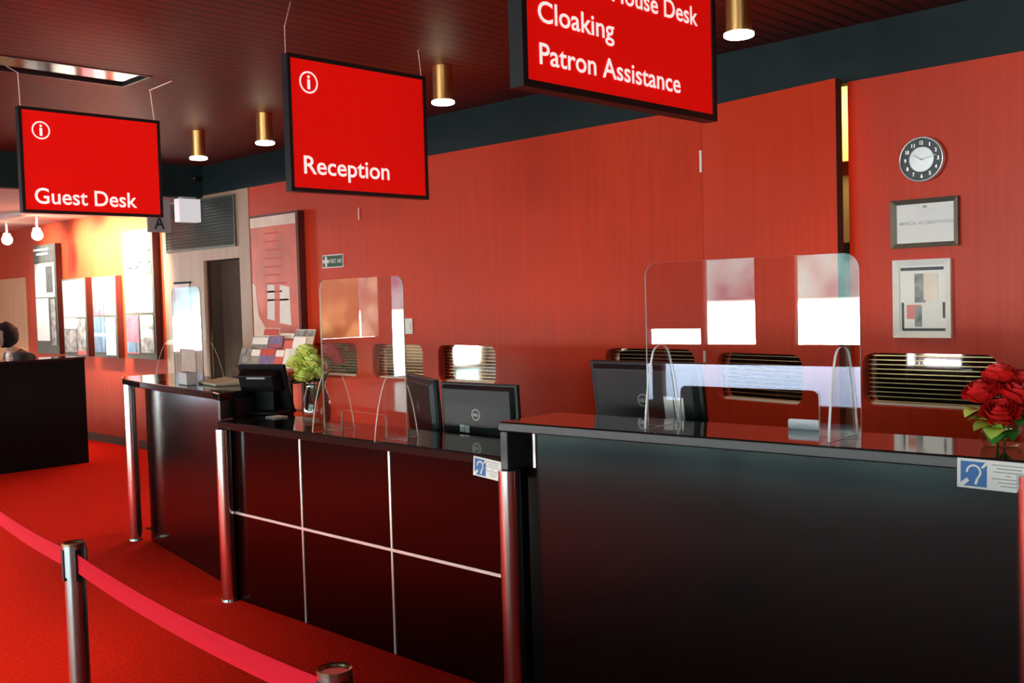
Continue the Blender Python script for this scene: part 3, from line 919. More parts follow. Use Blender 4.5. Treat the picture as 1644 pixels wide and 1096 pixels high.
for tier, x, w, h, ms_, lb in BR:
    y, z = TY[tier]
    b = thing('brochure', lb, 'brochure', (x + w / 2, y + 0.03, z), 0, 'brochures in the tiered rack')
    bm = bmesh.new()
    vs = box(bm, -w / 2, w / 2, 0.0, 0.008, 0.001, h)
    for v in vs[4:]:
        v.co.y += 0.045
    finish(bm, 'cover', ms_[0], b)
    if len(ms_) > 1:
        bm = bmesh.new()
        vs = box(bm, -w / 2 + .004, w / 2 - .004, -0.002 + 0.045 * .62, 0.045 * .62, h * .62, h * .97)
        for v in vs[4:]:
            v.co.y += 0.045 * .35
        finish(bm, 'cover_picture', ms_[1], b)

# ------------------------------------------------------------------ things on the red wall
t = thing('first_aid_sign', 'small green and white first aid sign on the red wall', 'safety sign', (-7.166, WALL_Y, 1.85))
bm = bmesh.new(); box(bm, -7.315, -7.02, WALL_Y - 0.008, WALL_Y - 0.001, 1.845, 1.955)
finish(bm, 'plate', 'white_plastic', t, world=True)
bm = bmesh.new(); box(bm, -7.307, -7.028, WALL_Y - 0.010, WALL_Y - 0.008, 1.853, 1.947)
finish(bm, 'green_field', 'safety_green', t, world=True)
bm = bmesh.new(); box(bm, -7.300, -7.216, WALL_Y - 0.0115, WALL_Y - 0.010, 1.886, 1.914); box(bm, -7.272, -7.244, WALL_Y - 0.0118, WALL_Y - 0.010, 1.858, 1.942)
finish(bm, 'white_cross', 'white_plastic', t, world=True)
me = text_mesh('FIRST AID', -7.200, -7.035, 1.884, 0.034, 0.012); me.transform(Matrix.Translation((0, WALL_Y - 0.0115, 0)) @ FACE_Y)
from_mesh(me, 'sign_lettering', 'white_plastic', t, world=True)

t = thing('light_switch', 'white light switch on the red wall above a slatted hatch', 'light switch', (-6.205, WALL_Y, 1.287))
bm = bmesh.new(); box(bm, -6.258, -6.152, WALL_Y - 0.010, WALL_Y - 0.001, 1.287, 1.41)
finish(bm, 'cover_plate', 'white_plastic', t, bevel=0.004, world=True)
bm = bmesh.new(); box(bm, -6.185, -6.168, WALL_Y - 0.014, WALL_Y - 0.010, 1.32, 1.375)
finish(bm, 'rocker', 'cream', t, bevel=0.002, world=True)

# clock
CX, CZ = -2.14, 2.185
t = thing('wall_clock', 'round black wall clock with silver centre and white numerals', 'clock', (CX, WALL_Y, CZ))
bm = bmesh.new(); cyl(bm, (0, -0.03, 0), (0, -0.001, 0), 0.105, 0.105, 48)
finish(bm, 'dial', 'clock_face', t)
bm = bmesh.new()
for a, b in (((.105, 0.0), (.114, 0.0)),):
    pass
lathe(bm, [(.104, .001), (.112, .001), (.114, .02), (.112, .040), (.106, .042), (.104, .034)], 48, close=False)
bm.transform(Matrix.Rotation(math.radians(90), 4, 'X'))
finish(bm, 'rim', 'clock_silver', t, smooth=True)
bm = bmesh.new(); cyl(bm, (0, -0.033, 0), (0, -0.03, 0), 0.062, 0.062, 40)
finish(bm, 'silver_centre', 'clock_silver', t)
ms = []
for h in range(1, 13):
    a = math.radians(90 - 30 * h)
    cx, cz = 0.083 * math.cos(a), 0.083 * math.sin(a)
    w = 0.005 if h == 1 else (0.010 if h < 10 else 0.017)
    me = text_mesh(str(h), cx - w / 2, cx + w / 2, cz - 0.009, 0.019, 0.02)
    me.transform(Matrix.Translation((0, -0.031, 0)) @ FACE_Y)
    from_mesh(me, 'numeral', 'lettering', t)
for an, ln, wd, nm in ((150, 0.045, 0.005, 'hour_hand'), (12, 0.075, 0.004, 'minute_hand')):
    bm = bmesh.new(); box(bm, -0.008, ln, -0.037, -0.035, -wd / 2, wd / 2)
    bm.transform(Matrix.Rotation(math.radians(-an), 4, 'Y'))
    finish(bm, nm, 'white_plastic', t)

def frame_thing(name, label, cat, x0, x1, z0, z1, fw, fm, inner):
    t = thing(name, label, cat, ((x0 + x1) / 2, WALL_Y, z0))
    bm = bmesh.new()
    d = 0.03
    outer = [(x0, z0), (x1, z0), (x1, z1), (x0, z1)]; inn = [(x0 + fw, z0 + fw), (x1 - fw, z0 + fw), (x1 - fw, z1 - fw), (x0 + fw, z1 - fw)]
    O = [bm.verts.new((x, WALL_Y - 0.001, z)) for x, z in outer]; A = [bm.verts.new((x, WALL_Y - d, z)) for x, z in outer]
    B = [bm.verts.new((x, WALL_Y - d * 0.55, z)) for x, z in inn]; Cc = [bm.verts.new((x, WALL_Y - 0.001, z)) for x, z in inn]
    for i in range(4):
        j = (i + 1) % 4
        bm.faces.new((O[i], O[j], A[j], A[i])); bm.faces.new((A[i], A[j], B[j], B[i])); bm.faces.new((B[i], B[j], Cc[j], Cc[i])); bm.faces.new((Cc[i], Cc[j], O[j], O[i]))
    finish(bm, 'frame', fm, t, world=True)
    for nm, a, b, c, dd, m, lift in inner:
        w, h = x1 - x0, z1 - z0
        bm = bmesh.new(); box(bm, x0 + a * w, x0 + b * w, WALL_Y - 0.008 - lift, WALL_Y - 0.006 - lift + 0.0005, z0 + c * h, z0 + dd * h)
        finish(bm, nm, m, t, world=True)
    return t
t = frame_thing('framed_certificate', 'landscape certificate in a grey-brown frame below the wall clock', 'certificate', -2.305, -1.965, 1.745, 1.99, 0.024, 'frame_grey',
                [('certificate', .06, .94, .08, .92, 'white', 0.0)])
for nm, me in (('lettering', text_mesh('MEDICAL ACCREDITATION', -2.265, -1.995, 1.862, 0.016, 0.005)), ('crest', poly_mesh([(-2.145, 1.945), (-2.125, 1.945), (-2.125, 1.955), (-2.145, 1.955)]))):
    me.transform(Matrix.Translation((0, WALL_Y - 0.0095, 0)) @ FACE_Y)
    from_mesh(me, nm, 'print_line', t, world=True)
frame_thing('framed_picture', 'portrait picture with collage prints in a silver frame', 'picture', -2.298, -2.003, 1.288, 1.685, 0.030, 'frame_silver',
            [('mount', .09, .91, .06, .94, 'white', 0.0), ('dark_band_top', .12, .86, .86, .90, 'print_dark', .002), ('dark_band_bottom', .14, .88, .085, .12, 'print_dark', .002),
             ('dark_band_side', .13, .17, .10, .45, 'print_dark', .002), ('dark_band_side', .84, .88, .25, .45, 'print_dark', .002),
             ('photo_print', .36, .55, .45, .82, 'print_grey', .002), ('photo_print', .52, .76, .48, .82, 'print_pale', .003), ('photo_print', .22, .47, .24, .42, 'print_salmon', .002), ('photo_print', .36, .48, .14, .40, 'print_grey', .003)])

# ------------------------------------------------------------------ the desk
def post(label, x, y, z1, r=0.042):
    t = thing('desk_post', label, 'post', (x, y, 0), 0, 'chrome posts along the desk front')
    bm = bmesh.new(); cyl(bm, (0, 0, 0.012), (0, 0, z1), r, r, 40)
    finish(bm, 'tube', 'chrome', t, smooth='auto')
    bm = bmesh.new(); cyl(bm, (0, 0, 0.0), (0, 0, 0.012), r + 0.004, r + 0.002, 40)
    finish(bm, 'foot_ring', 'steel', t, smooth='auto')
    return t

# low middle unit
MID_ROT = 0.0
t = thing('reception_desk', 'low glossy black desk unit with metal grid strips', 'desk', (-3.8, 2.95, 0))
bm = bmesh.new(); box(bm, -4.86, -2.79, 2.80, 2.82, 0.0, 0.903)
finish(bm, 'front_panel', 'gloss_panel', t, world=True)
bm = bmesh.new(); box(bm, -4.78, -2.79, 2.82, 3.10, 0.0, 0.90)
finish(bm, 'carcass', 'matt_black', t, world=True)
for x in (-4.18, -3.50, -2.797):
    bm = bmesh.new(); box(bm, x - 0.006, x + 0.006, 2.795, 2.80, 0.004, 0.902)
    finish(bm, 'metal_strip', 'trim_metal', t, world=True)
bm = bmesh.new(); box(bm, -4.80, -2.803, 2.7945, 2.7995, 0.458, 0.471)
finish(bm, 'metal_strip', 'trim_metal', t, world=True)
bm = bmesh.new(); prism(bm, [(-4.885, 2.76), (-2.735, 2.75), (-2.72, 3.11), (-4.95, 3.13)], 0.905, 0.945)
finish(bm, 'countertop', 'counter', t, bevel=0.006, world=True)

# far unit, turned away a little, with a bowed counter
al = math.radians(-10.1)
t = thing('guest_counter', 'tall black desk unit with bowed counter at the far end', 'desk', (-6.525, 3.161, 0), al)
LW = 1.64
bm = bmesh.new(); box(bm, 0.03, LW, 0.0, 0.02, 0.0, 1.045)
finish(bm, 'front_panel', 'black_panel', t)
bm = bmesh.new(); box(bm, 0.0, LW - 0.12, 0.02, 0.36, 0.0, 1.04)
finish(bm, 'carcass', 'matt_black', t)
bm = bmesh.new(); prism(bm, [(-6.83, 3.165), (-6.65, 3.075), (-6.45, 3.025), (-6.19, 2.975), (-5.95, 2.945), (-5.71, 2.915), (-5.40, 2.875), (-5.03, 2.825), (-4.905, 2.79), (-5.06, 3.20), (-5.6, 3.34), (-6.2, 3.47), (-6.75, 3.55)], 1.045, 1.085)
finish(bm, 'countertop', 'counter', t, bevel=0.006, world=True)
bm = bmesh.new(); prism(bm, [(-4.935, 2.80), (-4.905, 2.795), (-5.05, 3.18), (-5.08, 3.18)], 0.945, 1.046)
finish(bm, 'end_panel', 'counter_edge', t, world=True)

# near unit, turned towards the camera a little
ar = math.radians(4.1)
R0 = Matrix.Translation((-2.70, 2.72, 0)) @ Matrix.Rotation(ar, 4, 'Z')
t = thing('cloaking_desk', 'tall black desk unit nearest the camera with polished counter', 'desk', (-2.70, 2.72, 0), ar)
bm = bmesh.new(); box(bm, 0.085, 2.25, 0.07, 0.09, 0.0, 1.045)
finish(bm, 'front_panel', 'black_panel', t)
bm = bmesh.new(); box(bm, 0.0, 2.25, 0.12, 0.33, 0.0, 1.04)
finish(bm, 'carcass', 'matt_black', t)
bm = bmesh.new(); box(bm, 0.074, 0.085, 0.064, 0.09, 0.91, 1.043)
finish(bm, 'metal_edge', 'trim_metal', t)
bm = bmesh.new(); box(bm, -0.035, 2.25, 0.0, 0.345, 1.048, 1.085)
finish(bm, 'countertop', 'counter', t, bevel=0.007)
bm = bmesh.new(); box(bm, -0.035, 2.25, -0.004, 0.0, 1.052, 1.081)
finish(bm, 'front_edge', 'counter_edge', t, bevel=0.0015)
bm = bmesh.new(); box(bm, -0.035, 0.0, 0.003, 0.34, 0.903, 1.048)
finish(bm, 'end_panel', 'counter_edge', t, bevel=0.003)

post('chrome desk post at the far end of the bowed counter', -6.60, 3.10, 1.045)
post('chrome desk post between the bowed counter and the low desk', -4.83, 2.765, 0.905)
post('chrome desk post between the low desk and the near tall desk', -2.705, 2.735, 0.903, 0.043)
p = R0 @ Vector((1.81, 0.005, 0))
post('chrome desk post below the near hearing loop card', p.x, p.y, 1.047, 0.043)

# staff worktop behind the desk
t = thing('staff_worktop', 'black staff worktop behind the desk carrying the monitors', 'worktop', (-3.3, 3.45, 0))
bm = bmesh.new(); box(bm, -4.75, -0.6, 3.24, 3.80, 0.70, 0.74)
finish(bm, 'worktop', 'matt_black', t, world=True)
for x in (-4.7, -2.7, -0.65):
    bm = bmesh.new(); box(bm, x, x + 0.04, 3.34, 3.76, 0.0, 0.70)
    finish(bm, 'support_panel', 'matt_black', t, world=True)

# ------------------------------------------------------------------ clear screens
def make_screen(label, loc, rz, w, h, cut, foot_w, foot_h, inset, edge):
    t = thing('acrylic_screen', label, 'protective screen', loc, rz, 'clear screens on the desk')
    r = 0.05
    cw, ch = cut
    th = 0.008
    outer = [(-w / 2, 0.0)]
    outer += [(-cw / 2, 0.0)] + [(-cw / 2 + 0.02 - 0.02 * math.cos(math.radians(a)), ch - 0.02 + 0.02 * math.sin(math.radians(a))) for a in (0, 30, 60, 90)]
    outer += [(cw / 2 - 0.02 + 0.02 * math.sin(math.radians(a)), ch - 0.02 + 0.02 * math.cos(math.radians(a))) for a in (0, 30, 60, 90)] + [(cw / 2, 0.0)]
    outer += [(w / 2, 0.0)]
    outer += [(w / 2 - r + r * math.cos(math.radians(a)), h - r + r * math.sin(math.radians(a))) for a in range(0, 91, 15)]
    outer += [(-w / 2 + r - r * math.sin(math.radians(a)), h - r + r * math.cos(math.radians(a))) for a in range(0, 91, 15)]
    me = sheet(outer, [], th, FACE_Y, mi_side=1)
    from_mesh(me, 'panel', ['acrylic', edge], t)
    for s in (-1, 1):
        f = foot_w / 2
        pts = [(-f, 0.0), (f, 0.0), (f * 0.93, foot_h * 0.22), (f * 0.80, foot_h * 0.50), (f * 0.62, foot_h * 0.76)]
        pts += [(f * 0.5 * math.cos(math.radians(a)), foot_h * 0.86 + foot_h * 0.14 * math.sin(math.radians(a))) for a in range(20, 161, 20)]
        pts += [(-f * 0.62, foot_h * 0.76), (-f * 0.80, foot_h * 0.50), (-f * 0.93, foot_h * 0.22)]
        me = sheet(pts, [], 0.008, Matrix.Translation((s * (w / 2 - inset), 0, 0.0005)) @ FACE_X, mi_side=1)
        from_mesh(me, 'foot', ['acrylic', edge], t)
    return t
p = R0 @ Vector((0.903, 0.17, 1.0855))
make_screen('wide clear screen with a low slot on the near tall desk', p, ar, 0.77, 0.572, (0.50, 0.145), 0.22, 0.285, 0.058, 'acrylic_edge')
make_screen('tall clear screen on the low desk beside the glass vase', (-3.755, 2.86, 0.9455), math.radians(-4.4), 0.69, 0.712, (0.36, 0.10), 0.23, 0.285, 0.085, 'acrylic_edge_amber')
make_screen('clear screen on the bowed counter at the far end', (-5.98, 3.20, 1.0855), math.radians(-10), 0.54, 0.585, (0.30, 0.20), 0.28, 0.26, 0.03, 'acrylic_edge_amber')

# ------------------------------------------------------------------ monitors and till
def make_monitor(label, loc, rz, w, h, tilt, stand, dell=True, cards=()):
    """origin on the worktop below the screen; the back of the screen faces local -y"""
    t = thing('monitor', label, 'monitor', loc, rz, 'black computer monitors behind the desk')
    T = Matrix.Translation((0, 0, stand)) @ Matrix.Rotation(math.radians(tilt), 4, 'X')
    bm = bmesh.new()
    a = box(bm, -w / 2, w / 2, 0.0, 0.022, 0.0, h)
    b = box(bm, -w * .47, w * .47, -0.022, 0.0, h * .03, h * .97)
    for v in b:
        if v.co.y < -0.01:
            v.co.x *= 0.93; v.co.z = h / 2 + (v.co.z - h / 2) * 0.88
    bm.transform(T)
    finish(bm, 'back_shell', 'monitor_back', t, bevel=0.004)
    bm = bmesh.new(); box(bm, -w / 2 + .012, w / 2 - .012, 0.022, 0.024, 0.015, h - 0.012); bm.transform(T)
    finish(bm, 'screen', 'screen_face', t)
    y = -0.0228
    if dell:
        r = 0.026
        cz = h * .53
        me = join_meshes([ring_mesh(0, cz, r * .86, r), text_mesh('DELL', -r * .68, r * .68, cz - r * .24, r * .48, 0.02)])
        me.transform(T @ Matrix.Translation((0, y, 0)) @ FACE_Y)
        from_mesh(me, 'logo', 'logo_grey', t)
    for (cx, cz, cw, ch) in cards:
        bm = bmesh.new()
        box(bm, cx, cx + cw * .47, y - .001, y + .003, cz, cz + ch); box(bm, cx + cw * .53, cx + cw, y - .001, y + .003, cz - .002, cz + ch - .002); bm.transform(T)
        finish(bm, 'label_sticker', 'frame_silver', t)
    bm = bmesh.new(); box(bm, -0.035, 0.035, -0.045, -0.022, 0.012, stand + h * .10)
    finish(bm, 'stand_neck', 'monitor_back', t, bevel=0.004)
    bm = bmesh.new(); prism(bm, rrect(-0.11, 0.11, -0.11, 0.09, 0.03), 0.0, 0.012)
    finish(bm, 'stand_base', 'monitor_back', t)
    return t
V = Vector((-3.62, 3.205))
a1 = math.atan2(3.205 - 3.43, -3.62 + 4.09)
make_monitor('black monitor turned aside, behind the tall clear screen', ((-3.62 - 4.09) / 2, (3.205 + 3.43) / 2, 0.74), a1, 0.52, 0.31, 4, 0.125, True, ())
make_monitor('black monitor showing its back square-on above the low desk', (-3.375, 3.235, 0.74), math.radians(3), 0.475, 0.30, 3, 0.125, True, ((-0.105, 0.075, 0.06, 0.033),))
make_monitor('lone black monitor behind the near tall desk', (-2.47, 3.31, 0.74), math.radians(1), 0.535, 0.32, 9, 0.225, True, ((0.10, 0.09, 0.09, 0.10),))

t = thing('till_terminal', 'black till terminal with leaning screen beside the bowed counter', 'till', (-4.90, 3.06, 0.9455), math.radians(22))
T = Matrix.Translation((0, 0.12, 0.006)) @ Matrix.Rotation(math.radians(17), 4, 'X')
bm = bmesh.new(); box(bm, -0.20, 0.105, 0.0, 0.025, 0.0, 0.275); bm.transform(T)
finish(bm, 'screen_shell', 'pos_black', t, bevel=0.006)
bm = bmesh.new(); vs = box(bm, -0.18, 0.08, -0.07, 0.0, 0.13, 0.255)
for v in vs:
    if v.co.y < -0.05:
        v.co.x = v.co.x * 0.86 - 0.003; v.co.z = 0.20 + (v.co.z - 0.20) * 0.75
bm.transform(T)
finish(bm, 'back_housing', 'pos_black', t, bevel=0.008)
bm = bmesh.new(); box(bm, -0.10, 0.02, -0.072, -0.069, 0.222, 0.232); bm.transform(T)
finish(bm, 'port_cover', 'grey_plastic', t)
bm = bmesh.new(); box(bm, -0.15, 0.10, -0.03, 0.16, 0.0, 0.02); box(bm, -0.08, 0.04, 0.03, 0.09, 0.02, 0.14)
finish(bm, 'base', 'pos_black', t, bevel=0.006)
bm = bmesh.new(); vs = box(bm, -4.78, -4.69, 2.99, 3.07, 0.9455, 0.948)
for v in vs[4:]:
    v.co.z += 0.004
tag(finish(bm, 'receipt', 'white'), 'white paper slip on the low counter beside the till', 'paper slip')

# ------------------------------------------------------------------ small things on the counters
bm = bmesh.new(); vs = box(bm, -0.22, 0.10, -0.085, 0.085, 0.0, 0.02)
for v in vs[4:]:
    v.co.z += 0.012 if v.co.y > 0 else -0.004
bm.transform(Matrix.Translation((-5.42, 3.12, 1.0855)) @ Matrix.Rotation(math.radians(-12), 4, 'Z'))
o = finish(bm, 'document_tray', 'cream', bevel=0.004)
tag(o, 'cream flat tray lying on the bowed counter', 'tray')
bm = bmesh.new(); box(bm, -0.085, 0.085, -0.03, 0.03, 0.0, 0.075)
bm.transform(Matrix.Translation((-5.665, 3.02, 1.0855)) @ Matrix.Rotation(math.radians(-12), 4, 'Z'))
bm2 = bm
o = finish(bm, 'card_box', 'grey_plastic', bevel=0.004)
tag(o, 'small pale grey box on the front of the bowed counter', 'box')
p = R0 @ Vector((1.04, 0.305, 1.0855))
bm = bmesh.new(); prism(bm, rrect(-0.055, 0.055, 0, 0.034, 0.008), -0.002, 0.002)  # plate stands in for a floor reflection in the polished counter
bm.transform(Matrix.Translation(p) @ Matrix.Rotation(ar, 4, 'Z') @ Matrix.Rotation(math.radians(90), 4, 'X'))
tag(finish(bm, 'reflection_plate', 'reflection_pale'), 'small pale rounded plate in place of a reflection behind the near clear screen', 'card')

def hearing_card(label, loc, rz, w, h, tilt):
    t = thing('hearing_loop_card', label, 'counter card', loc, rz, 'hearing loop cards clipped to the desk edge')
    T = Matrix.Rotation(math.radians(tilt), 4, 'Y')
    def put(me, nm, m, y):
        me.transform(T @ Matrix.Translation((0, y, 0)) @ FACE_Y)
        return from_mesh(me, nm, m, t)
    bm = bmesh.new(); box(bm, 0, w, -0.003, 0.0, -h, 0.0); bm.transform(T)
    finish(bm, 'card', 'white', t)
    b = h * 0.84
    x0, z0 = w * 0.05, -h * 0.93
    put(poly_mesh([(x0, z0), (x0 + b, z0), (x0 + b, z0 + b), (x0, z0 + b)]), 'blue_square', 'print_sign_blue', -0.0036)
    # ear: an open arc, a stroke from corner to corner broken by the ear
    arc = []
    cx, cz, R1, R2 = x0 + b * .50, z0 + b * .58, b * .31, b * .23
    for k in range(13):
        a = math.radians(185 - k * 20)
        arc.append((cx + R1 * math.cos(a) * .95, cz + R1 * math.sin(a)))
    inn = []
    for k in range(13):
        a = math.radians(185 - k * 20)
        inn.append((cx + R2 * math.cos(a) * .95, cz + R2 * math.sin(a)))
    ms = []
    for k in range(12):
        ms.append(poly_mesh([arc[k], arc[k + 1], inn[k + 1], inn[k]]))
    ms.append(poly_mesh([(cx + b * .02, z0 + b * .10), (cx + b * .12, z0 + b * .08), (cx + b * .20, z0 + b * .36), (cx + b * .10, z0 + b * .34)]))
    ms.append(poly_mesh([(x0 + b * .78, z0 + b * .80), (x0 + b * .84, z0 + b * .74), (x0 + b, z0 + b * .90), (x0 + b, z0 + b), (x0 + b * .94, z0 + b)]))
    ms.append(poly_mesh([(x0, z0), (x0 + b * .12, z0), (x0 + b * .34, z0 + b * .22), (x0 + b * .24, z0 + b * .34), (x0, z0 + b * .12)]))
    put(join_meshes(ms), 'ear_symbol', 'white', -0.0042)
    ms = []
    for k, (u, v) in enumerate(((.48, .92), (.54, .88), (.50, .92), (.66, .74), (.48, .94), (.56, .86), (.60, .80))):
        z = -h * (0.14 + 0.115 * k)
        ms.append(poly_mesh([(w * u, z - h * .018), (w * v, z - h * .018), (w * v, z + h * .018), (w * u, z + h * .018)]))
    put(join_meshes(ms), 'text_lines', 'print_line', -0.0036)
    return t
hearing_card('white and blue hearing loop card on the low counter edge', (-2.905, 2.744, 0.938), math.radians(-1), 0.158, 0.076, 4)
p = R0 @ Vector((1.622, -0.006, 1.082))
hearing_card('white and blue hearing loop card on the near desk edge below the red roses', p, ar, 0.185, 0.080, 1)

# ------------------------------------------------------------------ flowers
def rose_head(bm, c, axis, R, seed):
    rnd = random.Random(seed)
    q = Vector((0, 0, 1)).rotation_difference(Vector(axis).normalized())
    layers = [(3, 0.26, 1.00, 0.00), (3, 0.42, 0.98, 0.03), (4, 0.60, 0.92, 0.07), (5, 0.78, 0.80, 0.13), (6, 0.92, 0.60, 0.24)]
    for li, (n, rad, hgt, flare) in enumerate(layers):
        off = rnd.uniform(0, 6.28)
        for k in range(n):
            a0 = off + 2 * math.pi * k / n
            span = 2 * math.pi / n * 1.35
            nu, nv = 6, 5
            grid = []
            for i in range(nu + 1):
                row = []
                u = i / nu - 0.5
                for j in range(nv + 1):
                    v = j / nv
                    edge = 1 - 0.35 * (2 * u) ** 4
                    r = R * (0.18 + (rad - 0.18) * math.sin(min(1, v * 1.25) * math.pi / 2) + flare * v * v * v + 0.03 * rnd.uniform(-1, 1) * v)
                    z = R * (-0.45 + (hgt + 0.45) * v * edge - flare * 0.5 * v ** 4)
                    a = a0 + u * span
                    row.append(bm.verts.new(Vector(c) + q @ Vector((r * math.cos(a), r * math.sin(a), z))))
                grid.append(row)
            for i in range(nu):
                for j in range(nv):
                    bm.faces.new((grid[i][j], grid[i + 1][j], grid[i + 1][j + 1], grid[i][j + 1]))
    for v in ball(bm, Vector(c) + q @ Vector((0, 0, R * 0.2)), R * 0.32, 2):
        pass

def leaf_blade(bm, base, tip, w, up=(0, 0, 1)):
    base, tip = Vector(base), Vector(tip)
    d = tip - base
    s = d.cross(Vector(up)).normalized()
    n = s.cross(d).normalized()
    prev = None
    N = 7
    for i in range(N + 1):
        u = i / N
        ww = w * math.sin(math.pi * min(1, u * 0.96 + 0.04)) ** 0.8
        c = base + d * u + n * (0.18 * d.length * math.sin(u * math.pi) )
        cur = [bm.verts.new(c - s * ww + n * ww * .25), bm.verts.new(c), bm.verts.new(c + s * ww + n * ww * .25)]
        if prev:
            bm.faces.new((prev[0], prev[1], cur[1], cur[0])); bm.faces.new((prev[1], prev[2], cur[2], cur[1]))
        prev = cur

CAMX = Vector((0.7159, 0.69764, 0)).normalized()
CAMF = Vector((-0.698, 0.7147, 0)).normalized()
def bouquet(centre, mouth, heads, group):
    """heads: (right, up, forward, radius, material, label)"""
    c0 = Vector(centre)
    for i, (du, dv, df, R, m, lb, leaves) in enumerate(heads):
        c = c0 + CAMX * du + Vector((0, 0, dv)) + CAMF * df
        ax = (c - (c0 - Vector((0, 0, 0.16))))
        mo = Vector(mouth) + Vector((random.uniform(-.012, .012), random.uniform(-.012, .012), random.uniform(-.09, -.06)))
        t = thing('rose', lb, 'rose', mo, 0, group)
        bm = bmesh.new(); rose_head(bm, c, ax, R, i * 7 + 3)
        o = finish(bm, 'flower_head', m, t, smooth=True, world=True)
        bm = bmesh.new()
        mid = (mo + c) / 2 + Vector((0, 0, 0.01))
        tube(bm, [mo, mid, c - ax.normalized() * R * 0.3], 0.003, 6)
        finish(bm, 'stem', 'stem', t, smooth=True, world=True)
        for (lu, lv, lf, lw, lm) in leaves:
            bm = bmesh.new()
            leaf_blade(bm, c - ax.normalized() * R * 0.75 - Vector((0, 0, 0.012)), c + CAMX * lu + Vector((0, 0, lv)) + CAMF * lf, lw)
            finish(bm, 'leaf', lm, t, smooth=True, world=True)

def make_vase(label, loc, prof):
    bm = bmesh.new()
    outer = prof
    inner = [(r - 0.004, z + (0.006 if i == 0 else 0)) for i, (r, z) in enumerate(prof)][::-1]
    lathe(bm, outer + inner, 40, close=False)
    for v in bm.verts: pass
    bmesh.ops.holes_fill(bm, edges=bm.edges)
    o = finish(bm, 'glass_vase', 'vase_glass', smooth=True)
    off = o.location.copy()
    o.location = Vector(loc)
    tag(o, label, 'vase', 'glass flower vases on the desk')
    return o
VM = Vector((-4.27, 2.965, 0.946))
make_vase('glass vase of yellow-green roses on the low desk', VM, [(0.060, 0.0), (0.070, 0.02), (0.074, 0.07), (0.066, 0.13), (0.050, 0.18), (0.048, 0.205), (0.056, 0.23)])
Y = 'rose_yellow'
CB = Vector((-4.335, 2.965, 1.235))
k = 1 / 317.0
def at(px, py, df=0.0):
    return ((px - 478) * k, (592 - py) * k, df)
heads = []
G = [(477, 572, 0.0, .050, Y, 'topmost yellow-green rose of the glass vase'), (461, 588, 0.0, .047, Y, 'yellow-green rose at the till side of the glass vase'),
     (487, 588, -.02, .052, Y, 'large yellow-green rose in the middle of the glass vase'), (476, 609, -.04, .046, Y, 'lowest yellow-green rose over the vase rim'),
     (494, 606, .0, .042, Y, 'yellow-green rose tucked against the clear screen'), (468, 600, .05, .042, Y, 'yellow-green rose at the back of the glass vase'),
     (512, 572, .04, .050, 'rose_pink', 'crimson rose behind the tall clear screen'), (519, 584, .06, .042, 'rose_pink', 'lower crimson rose behind the tall clear screen')]
for i, (px, py, df, R, m, lb) in enumerate(G):
    du, dv, f = at(px, py, df)
    lv = []
    if i == 3:
        lv = [(-.07, -.03, -.01, .02, 'leaf'), (.05, -.05, -.02, .018, 'leaf')]
    if i == 1:
        lv = [(-.045, -.06, 0, .016, 'leaf')]
    if i == 7:
        lv = [(.09, .0, .02, .014, 'leaf'), (.06, -.07, .02, .016, 'leaf')]
    heads.append((du, dv, f, R, m, lb, lv))
bouquet(CB, VM + Vector((0, 0, 0.20)), heads, 'roses in the tall glass vase')

p = R0 @ Vector((1.67, 0.235, 1.0855))
VR = p
make_vase('low glass bowl vase of red roses on the near tall desk', VR, [(0.045, 0.0), (0.055, 0.01), (0.062, 0.04), (0.058, 0.075), (0.050, 0.09)])
kr = 1 / 480.0
CR = Vector((VR.x, VR.y, 1.195))
def atr(px, py, df=0.0):
    return ((px - 1620) * kr, (652 - py) * kr, df)
heads = []
G = [(1623, 612, .02, .044, 'topmost red rose of the low bowl vase'), (1592, 634, -.01, .046, 'red rose on the picture-frame side of the low bowl'), (1635, 637, -.05, .050, 'large red rose at the front of the low bowl'),
     (1603, 660, -.07, .046, 'lowest red rose over the pale green leaf'), (1612, 636, .05, .036, 'red rose at the back of the low bowl'), (1655, 620, .02, .040, 'red rose at the far side of the low bowl, cut by the edge'),
     (1662, 655, -.03, .040, 'red rose beyond the picture edge in the low bowl')]
for i, (px, py, df, R, lb) in enumerate(G):
    du, dv, f = atr(px, py, df)
    lv = []
    if i == 3:
        lv = [(-.085, -.01, .02, .036, 'leaf_pale'), (-.085, -.035, -.02, .034, 'leaf_pale'), (-.05, -.055, -.05, .034, 'leaf_pale'), (.02, -.065, -.03, .032, 'leaf'), (-.03, -.075, -.02, .03, 'leaf')]
    if i == 1:
        lv = [(-.055, -.060, -.01, .034, 'leaf_pale'), (-.03, -.075, .02, .036, 'leaf'), (.03, -.07, .02, .036, 'leaf')]
    if i == 2:
        lv = [(.02, -.07, -.02, .030, 'leaf'), (-.015, -.075, -.03, .026, 'leaf'), (.06, -.05, -.02, .026, 'leaf')]
    if i == 5:
        lv = [(-.02, .03, -.02, .024, 'leaf'), (.0, -.08, -.02, .026, 'leaf')]
    heads.append((du, dv, f, R, 'rose_red', lb, lv))
bouquet(CR, VR + Vector((0, 0, 0.085)), heads, 'red roses in the low bowl')

